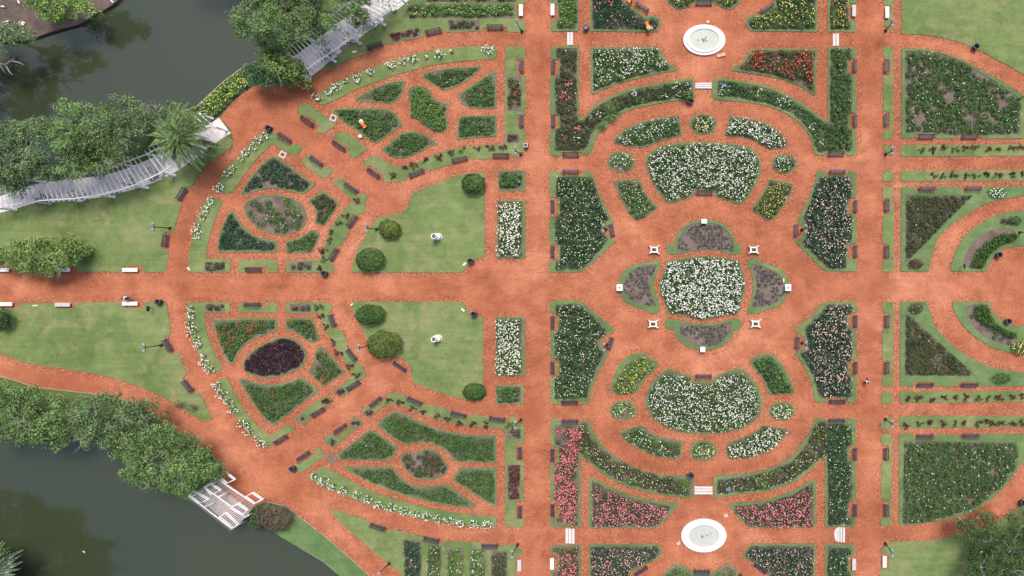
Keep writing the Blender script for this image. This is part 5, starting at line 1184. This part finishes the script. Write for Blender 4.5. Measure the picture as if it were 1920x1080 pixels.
def planter(px, py, label):
    r = empty('planter', P(px, py), label, 'planter', 'white square planters around the parterre centre')
    a, b_ = 13.5 * S / 2, 11 * S / 2; m_ = MB(); t = .17
    m_.box((0, b_ - t / 2, .35), (2 * a, t, .7), 0, .015); m_.box((0, -b_ + t / 2, .35), (2 * a, t, .7), 0, .015)
    m_.box((a - t / 2, 0, .352), (t, 2 * b_ - 2 * t, .696), 0, .01); m_.box((-a + t / 2, 0, .352), (t, 2 * b_ - 2 * t, .696), 0, .01); m_.build('box', M['white'], r)
    for sx in (-1, 1):
        for sy in (-1, 1):
            q_ = MB(); d = Vector((sx * .21, sy * .15, 0)); c = Vector((sx * (a - .04), sy * (b_ - .03), 0))
            q_.tube([c + Vector((0, 0, .60)), c + d * .5 + Vector((0, 0, .62)), c + d + Vector((0, 0, .5)), c + d * 1.15 + Vector((0, 0, .12)), c + d * 1.1], [.09, .085, .075, .085, .1], 8); q_.build('corner_scroll', M['white'], r)
    m_ = MB(); m_.box((0, 0, .29), (2 * a - 2 * t, 2 * b_ - 2 * t, .58)); m_.build('soil', M['soil'], r)
    n = 60; c = np.column_stack([rng.uniform(-a + t, a - t, n), rng.uniform(-b_ + t, b_ - t, n), rng.uniform(.58, .78, n)])
    V, F = leaf_quads(c, rng.normal(0, .4, (n, 3)) + np.array([0, 0, 1]), .15, .1); npmesh('foliage', V, F, LEAF['mid'], r)
planter(1227, 468.5, 'white planter with scrolled corners at the upper left of the central bed'); planter(1412.5, 468.5, 'white planter with scrolled corners at the upper right of the central bed')
planter(1225, 607, 'white planter with scrolled corners at the lower left of the central bed'); planter(1416, 606.5, 'white planter with scrolled corners at the lower right of the central bed')
def urn(px, py, label):
    r = empty('garden_urn', P(px, py), label, 'garden urn')
    m_ = MB(); m_.lathe([(.50, 0), (.50, .14), (.46, .20), (.43, .22), (.42, .75), (.46, .80), (.46, .88), (.30, .92)], n=24, sy=.9); m_.build('plinth', M['white'], r)
    m_ = MB(); m_.lathe([(.22, .90), (.13, 1.0), (.11, 1.1), (.24, 1.25), (.30, 1.5), (.27, 1.7), (.34, 1.86), (.35, 1.90), (.26, 1.90), (.23, 1.78)], n=24, cap=False); m_.build('vase', M['white'], r)
    m_ = MB(); m_.lathe([(.24, 1.80), (.01, 1.83)], n=18); m_.build('soil', M['bark'], r)
urn(822, 444, 'white garden urn on a round plinth on the upper statue lawn'); urn(822, 634, 'white garden urn on a round plinth on the lower statue lawn')
# small fixed things
def drain(px, py, label, rz):
    r = empty('drain_grate', P(px, py), label, 'drain', None, R(rz))
    m_ = MB()
    for x, y, a, b_ in ((0, .30, .78, .17), (0, -.30, .78, .17), (.305, 0, .17, .43), (-.305, 0, .17, .43)): m_.box((x, y, .02), (a, b_, .06))
    m_.build('rim', M['cream'], r)
    m_ = MB()
    for i in range(5): m_.box((0, -.17 + i * .085, .012), (.44, .05, .03))
    m_.build('grate', M['iron'], r)
drain(625, 221, 'dark drain grate in a pale frame beside the kite bed with the gardener', -20); drain(530, 290, 'dark drain grate in a pale frame at the top of the large triangular bed', -30)
def bucket(px, py, label):
    r = empty('bucket', P(px, py), label, 'bucket'); m_ = MB(); m_.lathe([(.15, 0), (.21, .36), (.235, .38), (.17, .38), (.12, .06), (.01, .05)], n=16); m_.build('pail', M['white'], r)
    m_ = MB(); m_.tube([(-.2, 0, .36), (-.24, .12, .37), (0, .24, .38), (.24, .12, .37), (.2, 0, .36)], .012, 5); m_.build('handle', M['iron'], r)
bucket(677.5, 256, 'white bucket on the path beside the gardener in the kite bed'); bucket(1222, 53, 'white bucket in the bed at the feet of a gardener in orange')
def plate(px, py, a, b_, rz, mat, label, name='plant_label', h=.25, post=True):
    r = empty(name, P(px, py), label, 'sign', None, R(rz))
    m_ = MB(); m_.box((0, 0, h), (a * S, b_ * S, .03), 0, .006, R(22)); m_.build('plate', M[mat], r)
    if post:
        m_ = MB(); m_.box((0, 0, h / 2 - .02), (.05, .05, h - .04)); m_.build('stake', M['iron'], r)
for a in ((666, 98, 9, 4, 12, 'yellowtag', 'cream plant label in the grass left of a bench at the top'), (356, 504, 3, 7.5, 30, 'yellowtag', 'cream plant label in the lower corner of the left lawn above the path'), (872, 495, 8, 4, 42, 'yellowtag', 'cream plant label by the litter bin of the upper statue lawn'),
          (869, 581, 8, 4.5, -42, 'yellowtag', 'cream plant label by the litter bin of the lower statue lawn'), (661, 571, 6, 3, 45, 'yellowtag', 'cream plant label at the top left corner of the lower statue lawn'), (69, 573, 9.5, 3, 3, 'yellowtag', 'cream plant label on the lower left lawn near a white bench'),
          (1469, 525.5, 2.6, 7.5, 0, 'yellowtag', 'cream plant label in the right half-moon bed beside its pedestal')): plate(*a)
plate(1357, 162, 8, 5.5, 0, 'blue', 'blue information panel in the upper right border near the steps', 'information_panel', .6); plate(1365, 915.5, 8.5, 7.5, 0, 'blue', 'blue information panel in the lower right border near the steps', 'information_panel', .6)
def board(px, py, label, rz):
    r = empty('notice_board', P(px, py), label, 'sign', None, R(rz)); m_ = MB(); m_.box((0, 0, 1.25), (.62, .07, .55), 0, .01); m_.build('panel', M['green'], r)
    m_ = MB(); m_.tube([(0, 0, 0), (0, 0, 1.2)], .035, 6); m_.build('post', M['iron'], r)
board(290, 578, 'dark green notice board on a post near the litter bin of the lower left lawn', 90); board(1802, 499.5, 'dark green notice board at the tip of the upper crescent bed', 90)
tag(sheet('ash_patch', "610,852 618,846 630,849 636,858 632,868 620,872 610,866", .012, plain('ash', (.22, .12, .09), .95, .3, 3), rnd=0), kind='structure')
tag(sheet('dark_patch', "385,587 401,587 401,600 399,612 394,622 389,612 387,598", .012, plain('dark_gravel', (.26, .10, .07), .95, .3, 3), rnd=0), kind='structure')  # thin sheet of darker gravel colour between lawn and bed

# ------------------------------------------------------------------ pergolas
def resamp(line, n):
    p = pts(line); l = np.r_[0, np.cumsum(np.linalg.norm(np.diff(p, axis=0), axis=1))]; t = np.linspace(0, l[-1], n)
    return np.column_stack([np.interp(t, l, p[:, 0]), np.interp(t, l, p[:, 1])])
def pergola(label, lower, upper, floor, n, ncol, panels, h=2.8, plinths=()):
    r = empty('pergola', P(*pts(lower)[len(pts(lower)) // 2]), label, 'pergola', 'white pergolas along the lake'); off = r.location
    A = resamp(lower, n); B_ = resamp(upper, n)
    def V3(q, hh): return P(q[0], q[1], hh) - off
    sl = MB()
    for i in range(n):
        a, b_ = V3(A[i], h + .14), V3(B_[i], h + .14); d = (b_ - a).normalized()
        if rng.random() < .06: continue
        sl.tube([a - d * .3, b_ + d * .45], .05, 4)
    sl.build('roof_slats', M['whitepaint'], r)
    for q in (A, B_):
        q = q[::3] if len(q) > 12 else q
        m_ = MB(); m_.tube([V3(x, h) for x in q], .085, 4); m_.build('rail', M['whitepaint'], r)
    f_ = slab('floor', smooth_poly(pts(floor), 10, 40, 0), -.02, .09, M['paving'], r); f_.location = -off
    ia = np.linspace(0, n - 1, ncol).astype(int)
    for i in ia:
        for q in (A[i], B_[i]):
            m_ = MB(); b_ = V3(q, h); b_.z = 0; m_.lathe([(.2, .09), (.2, .3), (.13, .36), (.12, 1.6), (.11, h - .3), (.17, h - .2), (.17, h - .08)], b_, 10); m_.build('column', M['whitepaint'], r)
    for x, y, a, b_, rz in panels:
        m_ = MB(); m_.box((0, 0, .10), (a * S, b_ * S, .04), R(rz)); p_ = m_.build('slate_panel', M['darkpaving'], r); p_.location = P(x, y) - off
    if plinths:   # columns of the outer row stand on pale plinths wound with climbers
        for x, y in plinths:
            m_ = MB(); m_.box((0, 0, .3), (.62, .5, .42), R(25), .03); p_ = m_.build('plinth', M['whitepaint'], r); p_.location = P(x, y) - off
            n2 = 70; c = np.column_stack([rng.normal(0, .45, n2), rng.normal(0, .35, n2), rng.uniform(.4, 2.6, n2)])
            V, F = leaf_quads(c, rng.normal(0, .5, (n2, 3)) + np.array([0, 0, .7]), .24, .14); cl = npmesh('climber', V, F, LEAF['teal'], r); cl.location = P(x, y) - off  # loose leaves of a climber around the plinth
    return r
pergola('long curved white pergola along the left lake shore', "-60,399 0,390 25,384 75,376 150,372 205,362 250,348 300,325 342,297 375,268 402,238", "-60,368 0,357 50,337 97,331 140,327 190,320 240,302 270,292 310,270 345,243 374,214",
        "-60,404 0,399 75,379 160,374 225,362 282,345 325,325 362,301 405,268 433,250 411,221 390,235 350,262 310,285 270,303 220,322 170,332 120,337 70,345 0,368 -60,378", 54, 9, ((294, 333, 25, 8, 27), (215, 364, 28, 4, 15)), plinths=((103, 376), (160, 373), (260, 350), (306, 328)))
pergola('straight white pergola half hidden by a tree at the top', "562,138 625,95 690,47 745,5 800,-36", "530,97 575,63 625,27 680,-14 735,-55",
        "575,151 592,138 622,113 682,66 732,29 768,0 810,-34 770,-60 700,-4 640,40 590,78 550,108", 36, 6, ((650, 86, 26, 7.5, 37), (729, 27, 26, 7.5, 37)), plinths=((579, 140), (618, 113), (628, 106), (667, 76), (701, 50), (741, 18)))
# pier pergola over the water
GZ = lambda X, Y: (340 + X / 8.71, 876 + Y / 8.71)
r = empty('pier_pergola', P(430, 935), 'white lattice pergola on a deck at the lower lake shore', 'pergola', 'white pergolas along the lake'); off = r.location; hp = 2.6
def g3(X, Y, hh=hp): return P(*GZ(X, Y), hh) - off
rails = [((540, 160), (1205, 605)), ((365, 315), (1055, 825)), ((130, 470), (835, 1015))]
for a, b_ in rails:
    m_ = MB(); m_.tube([g3(*a), g3(*b_)], .10, 4); m_.build('rail', M['whitepaint'], r)
sl = MB()
for i in range(27):
    t = (i + .5) / 27; Cc = np.array(rails[2][0]) * (1 - t) + np.array(rails[2][1]) * t; Bb = np.array(rails[1][0]) * (1 - t) + np.array(rails[1][1]) * t; Aa = np.array(rails[0][0]) * (1 - t) + np.array(rails[0][1]) * t
    sl.tube([g3(*(Cc + (Cc - Bb) * .16), hp + .13), g3(*(Bb + (Aa - Bb) * .06), hp + .13)], .026, 4)
    if not (.24 < t < .72): sl.tube([g3(*Bb, hp + .13), g3(*(Bb + (Aa - Bb) * .62), hp + .13)], .024, 4)
    sl.tube([g3(*(Bb + (Aa - Bb) * .60), hp + .14), g3(*(Aa + (Aa - Bb) * .10), hp + .14)], .022, 4)
sl.build('roof_slats', M['whitepaint'], r)
for q in (((590, 150), (740, 80), (890, 195), (730, 270)), ((1030, 490), (1180, 410), (1340, 520), (1190, 600)), ((360, 320), (495, 262), (655, 370), (480, 450)), ((800, 670), (940, 590), (1085, 690), (1000, 790)), ((120, 470), (215, 380), (450, 515), (285, 600)), ((600, 820), (740, 735), (935, 925), (832, 1005))):
    m_ = MB(); q = [np.array(p, float) for p in q]; z = hp + .2
    for a, b_, c, d in ((0, 3, 1, 2), (1, 2, 0, 3)):
        inn = (q[c] - q[a]) / np.linalg.norm(q[c] - q[a]) * 30; in2 = (q[d] - q[b_]) / np.linalg.norm(q[d] - q[b_]) * 30
        m_.tube([g3(*q[a], z), g3(*q[b_], z)], .065, 4); m_.tube([g3(*(q[a] + inn), z), g3(*(q[b_] + in2), z)], .05, 4)
        for k in range(8):
            t = (k + .5) / 8; m_.tube([g3(*(q[a] * (1 - t) + q[b_] * t), z), g3(*((q[a] + inn) * (1 - t) + (q[b_] + in2) * t), z)], .05, 4)
    m_.tube([g3(*q[0], z), g3(*q[1], z)], .055, 4); m_.tube([g3(*q[3], z), g3(*q[2], z)], .055, 4)
    m_.build('lattice_frame', M['whitepaint'], r)
for a, b_ in rails:
    for t in ((.02, .34, .66, .98) if a != (540, 160) else (.02, .98)):
        b3 = g3(*(np.array(a) * (1 - t) + np.array(b_) * t)); b3.z = -1.2
        m_ = MB(); m_.tube([b3, b3 + Vector((0, 0, 1.2 + hp))], .09, 8); m_.build('column', M['whitepaint'], r)
s_ = slab('deck', pts("372,931 390,921 408,909 471,956 462,968 448,984 440,988 405,962"), -.12, .10, M['pinkdeck'], r); s_.location = -off
s_ = slab('deck_platform', pts("398,925 416,918 449,944 434,953"), .10, .16, M['deck'], r); s_.location = -off

# ------------------------------------------------------------------ people
SKIN = plain('skin', (.46, .27, .19), .6, .05, 20); CL = {}
def cloth(k, c):
    if k not in CL: CL[k] = plain('cloth_' + k, c, .85, .12, 14)
    return CL[k]
def skinned(name, nodes, edges, rad, mat, parent, root=0, sub=1):
    me = bpy.data.meshes.new(name); me.from_pydata(nodes, edges, []); me.update()
    o = bpy.data.objects.new(name, me); link(o, parent)
    o.modifiers.new('skin', 'SKIN')
    for i, v in enumerate(me.skin_vertices[0].data):
        rr = rad[i]; v.radius = rr if hasattr(rr, '__len__') else (rr, rr); v.use_root = (i == root)
    s_ = o.modifiers.new('sub', 'SUBSURF'); s_.levels = sub; s_.render_levels = sub
    me.materials.append(mat); return o
def person(px, py, heading, pose, top, legs, head, label, hat=None, extra=None):
    r = empty('person', P(px, py), label, 'person', None, R(heading))   # faces local +y
    if pose == 'walk':
        J = dict(pel=(0, 0, .93), ch=(0, .03, 1.22), nk=(0, .05, 1.46), hd=(0, .07, 1.58), tp=(0, .08, 1.70), ls=(-.18, .04, 1.40), rs=(.18, .04, 1.40), le=(-.24, .16, 1.14), re=(.24, -.14, 1.14), lw=(-.21, .34, 1.0), rw=(.23, -.22, .90),
                 lh=(-.10, 0, .88), rh=(.10, 0, .88), lk=(-.11, -.02, .50), rk=(.10, .22, .50), la=(-.11, -.32, .14), ra=(.10, .32, .09), lt=(-.11, -.20, .04), rt=(.10, .50, .06))
    else:   # bending over a bed
        J = dict(pel=(0, -.12, .90), ch=(0, .16, 1.08), nk=(0, .36, 1.14), hd=(0, .47, 1.13), tp=(0, .56, 1.16), ls=(-.18, .31, 1.10), rs=(.18, .31, 1.10), le=(-.26, .40, .82), re=(.25, .44, .83), lw=(-.16, .58, .62), rw=(.12, .62, .64),
                 lh=(-.11, -.12, .86), rh=(.11, -.12, .86), lk=(-.14, .0, .48), rk=(.14, -.04, .48), la=(-.14, -.12, .09), ra=(.14, -.16, .09), lt=(-.15, .06, .05), rt=(.15, .02, .05))
    K = list(J); ix = {k: i for i, k in enumerate(K)}
    nodes = [J[k] for k in K]
    E = [('pel', 'ch'), ('ch', 'nk'), ('nk', 'hd'), ('hd', 'tp'), ('ch', 'ls'), ('ch', 'rs'), ('ls', 'le'), ('rs', 're'), ('le', 'lw'), ('re', 'rw'), ('pel', 'lh'), ('pel', 'rh'), ('lh', 'lk'), ('rh', 'rk'), ('lk', 'la'), ('rk', 'ra'), ('la', 'lt'), ('ra', 'rt')]
    rd = dict(pel=(.15, .10), ch=(.15, .10), nk=.055, hd=(.085, .10), tp=.07, ls=.06, rs=.06, le=.042, re=.042, lw=.028, rw=.028, lh=.085, rh=.085, lk=.055, rk=.055, la=.04, ra=.04, lt=.035, rt=.035)
    rad = [rd[k] for k in K]; edges = [(ix[a], ix[b]) for a, b in E]
    for sd in ('l', 'r'):     # palms with five fingers each
        wv_ = Vector(J[sd + 'w']); d = (wv_ - Vector(J[sd + 'e'])).normalized(); sx = Vector((1, 0, 0)); 
        pm = wv_ + d * .07; nodes.append(tuple(pm)); rad.append((.034, .018)); pi = len(nodes) - 1; edges.append((ix[sd + 'w'], pi))
        for k, (u, l) in enumerate(((-.028, .085), (-.010, .095), (.010, .09), (.028, .07))):
            a1 = pm + sx * u + d * .035; a2 = a1 + d * l * .5 + Vector((0, .006, -.004)); a3 = a2 + d * l * .45 + Vector((0, .016, -.012))
            b0 = len(nodes); nodes += [tuple(a1), tuple(a2), tuple(a3)]; rad += [.009, .0085, .007]; edges += [(pi, b0), (b0, b0 + 1), (b0 + 1, b0 + 2)]
        th = wv_ + d * .03 + sx * (.035 if sd == 'l' else -.035); t2 = th + d * .045 + sx * (.015 if sd == 'l' else -.015)
        b0 = len(nodes); nodes += [tuple(th), tuple(t2)]; rad += [.011, .008]; edges += [(ix[sd + 'w'], b0), (b0, b0 + 1)]
    skinned('body', nodes, edges, rad, SKIN, r)
    def sub(name, ks, es, g, mat, root):
        id2 = {k: i for i, k in enumerate(ks)}
        def grow(k):
            q = rd[k]; return tuple(x + g for x in q) if hasattr(q, '__len__') else q + g
        skinned(name, [J[k] for k in ks], [(id2[a], id2[b]) for a, b in es], [grow(k) for k in ks], mat, r, id2[root])
    sub('shirt', ['pel', 'ch', 'ls', 'rs', 'le', 're', 'nk'], [('pel', 'ch'), ('ch', 'nk'), ('ch', 'ls'), ('ch', 'rs'), ('ls', 'le'), ('rs', 're')], .022, top, 'ch')
    sub('trousers', ['pel', 'lh', 'rh', 'lk', 'rk', 'la', 'ra'], [('pel', 'lh'), ('pel', 'rh'), ('lh', 'lk'), ('rh', 'rk'), ('lk', 'la'), ('rk', 'ra')], .024, legs, 'pel')
    for a, t in (('la', 'lt'), ('ra', 'rt')):
        m_ = MB(); c = (Vector(J[a]) + Vector(J[t])) / 2; m_.ball((c.x, c.y, max(.05, c.z - .02)), (.05, .14, .05), 8, 5); m_.build('shoe', cloth('shoe', (.05, .04, .04)), r)
    tpv = Vector(J['tp']); hv = Vector(J['hd'])
    if hat is not None:
        m_ = MB(); m_.lathe([(.26, -.01), (.24, .01), (.11, .02), (.10, .10), (.05, .13)], (tpv.x, tpv.y, tpv.z), 14); m_.build('hat', hat, r)
    else:
        m_ = MB(); m_.ball(((tpv.x + hv.x) / 2, (tpv.y + hv.y) / 2 - .02, tpv.z + .0), (.098, .11, .085), 10, 6); m_.build('hair', head, r)
    # face
    fw = (Vector((0, 1, 0)) if pose == 'walk' else Vector((0, .35, -.94))); m_ = MB()
    e0 = hv + fw * .095
    for sx in (-.035, .035): m_.ball((e0.x + sx, e0.y, e0.z + (.02 if pose == 'walk' else 0)), .012, 6, 4)
    m_.build('eyes', cloth('eye', (.02, .02, .02)), r)
    m_ = MB(); nz = hv + fw * .115; m_.ball(tuple(nz), (.016, .02, .024), 6, 4); mo = hv + fw * .10; m_.ball((mo.x, mo.y, mo.z - .05), (.028, .008, .008), 6, 4)
    for sx in (-.10, .10): m_.ball((hv.x + sx, hv.y, hv.z), (.015, .025, .035), 6, 4)
    m_.build('face', SKIN, r)
    if extra == 'bag':
        m_ = MB(); m_.box((0, -.17, 1.22), (.26, .16, .40), 0, .04); m_.build('backpack', cloth('dark', (.03, .035, .045)), r)
    return r
WH = cloth('white', (.78, .78, .80)); OR = cloth('orange', (.82, .22, .05)); ST = cloth('straw', (.80, .66, .45)); DK = cloth('dark', (.03, .035, .045)); BL = cloth('blue', (.12, .16, .30)); HR = cloth('hair', (.02, .016, .014))
person(247, 559, 80, 'walk', WH, BL, HR, 'person in a white top with a dark backpack walking along the main path', None, 'bag')
person(1623, 713, 170, 'walk', cloth('pale', (.74, .62, .58)), DK, HR, 'person in a pale top and dark trousers walking on the right vertical path')
person(688, 238, 30, 'bend', OR, OR, HR, 'gardener in orange with a straw hat bending in the kite-shaped bed', ST)
person(1214, 49, 200, 'bend', OR, OR, HR, 'gardener in orange bending near the tip of the bed left of the upper fountain', cloth('orangehat', (.85, .45, .2)))
person(1182, 5, 150, 'bend', OR, cloth('brown', (.12, .07, .05)), HR, 'gardener in orange cut off by the top edge, beside a slanted bench')
# ------------------------------------------------------------------ geese
def goose(px, py, rz, z, label):
    r = empty('goose', P(px, py), label, 'goose', None, R(rz)); r.location.z = z; r.scale = (.38,) * 3 if z < -.5 else (.66,) * 3
    m_ = MB(); m_.ball((0, 0, .28), (.17, .34, .17), 12, 8); m_.tube([(0, -.28, .3), (0, -.42, .34), (0, -.5, .38)], [.10, .06, .015], 7)
    m_.tube([(0, .24, .34), (0, .33, .48), (0, .35, .62), (0, .40, .70)], [.085, .055, .045, .05], 8); m_.ball((0, .43, .71), (.05, .075, .05), 8, 6); m_.build('body', M['plume'], r)
    m_ = MB(); m_.tube([(0, .48, .70), (0, .56, .685)], [.028, .012], 6); m_.build('beak', M['beak'], r)
    for sx in (-.07, .07):
        m_ = MB(); m_.tube([(sx, 0, .16), (sx, .02, .0)], .016, 5); m_.box((sx, .05, .01), (.09, .11, .015)); m_.build('leg', M['beak'], r)
for a in ((34, 3, 30, -.25, 'white goose on the far bank under the yellow green tree'), (41, 45, 60, -.25, 'white goose on the far bank, larger of two side by side'), (43, 42, 75, -.25, 'white goose on the far bank, smaller of two side by side'), (13, 40, 110, -.25, 'white goose at the edge of the grey green tree on the far bank'),
          (209, 2, 50, -.25, 'white goose at the water edge of the far bank, top of the photo'), (4, 12, 80, -.25, 'white goose at the left edge of the far bank'), (150, 1038, 40, -.76, 'white bird swimming alone on the lower lake')): goose(*a)

# ------------------------------------------------------------------ leaf litter on the paths along the beds
def litter(n_per_px, name, tone, lo, hi, wmax, zz):
    Q = []
    for o in OUTL:
        if area2(o) > 0: o = o[::-1]
        e = np.roll(o, -1, 0) - o; L = np.linalg.norm(e, axis=1); n = int(L.sum() * n_per_px)
        if n < 1 or L.sum() > 1600: continue
        i = rng.choice(len(o), n, p=L / L.sum()); t_ = rng.random(n)[:, None]
        nn = np.stack([-e[i, 1], e[i, 0]], 1) / (L[i][:, None] + 1e-9)
        q = o[i] + e[i] * t_ + nn * (np.where(rng.random(n) < .5, rng.exponential(wmax, n), rng.uniform(0, 10, n)) + .3)[:, None]
        Q.append(q[~inside(o, q)])
    q = np.concatenate(Q)
    keep = (q[:, 0] > -40) & (q[:, 0] < 1960) & (q[:, 1] > -40) & (q[:, 1] < 1120)
    q = q[keep]
    for o in OUTL: q = q[~inside(o, q)]
    gp = pts(GRAVEL); q = q[inside(gp, q)]
    w_ = W(q); n = len(w_)
    V, F = leaf_quads(np.column_stack([w_, np.full(n, zz)]), rng.normal(0, .15, (n, 3)) + np.array([0, 0, 1]), lo, hi)
    return tag(npmesh(name, V, F, M[tone]), kind='stuff')
litter(1.5, 'loose_gravel', 'grit', .12, .09, 3.0, .022)
litter(2.6, 'leaf_litter', 'litter', .11, .075, 3.6, .03)
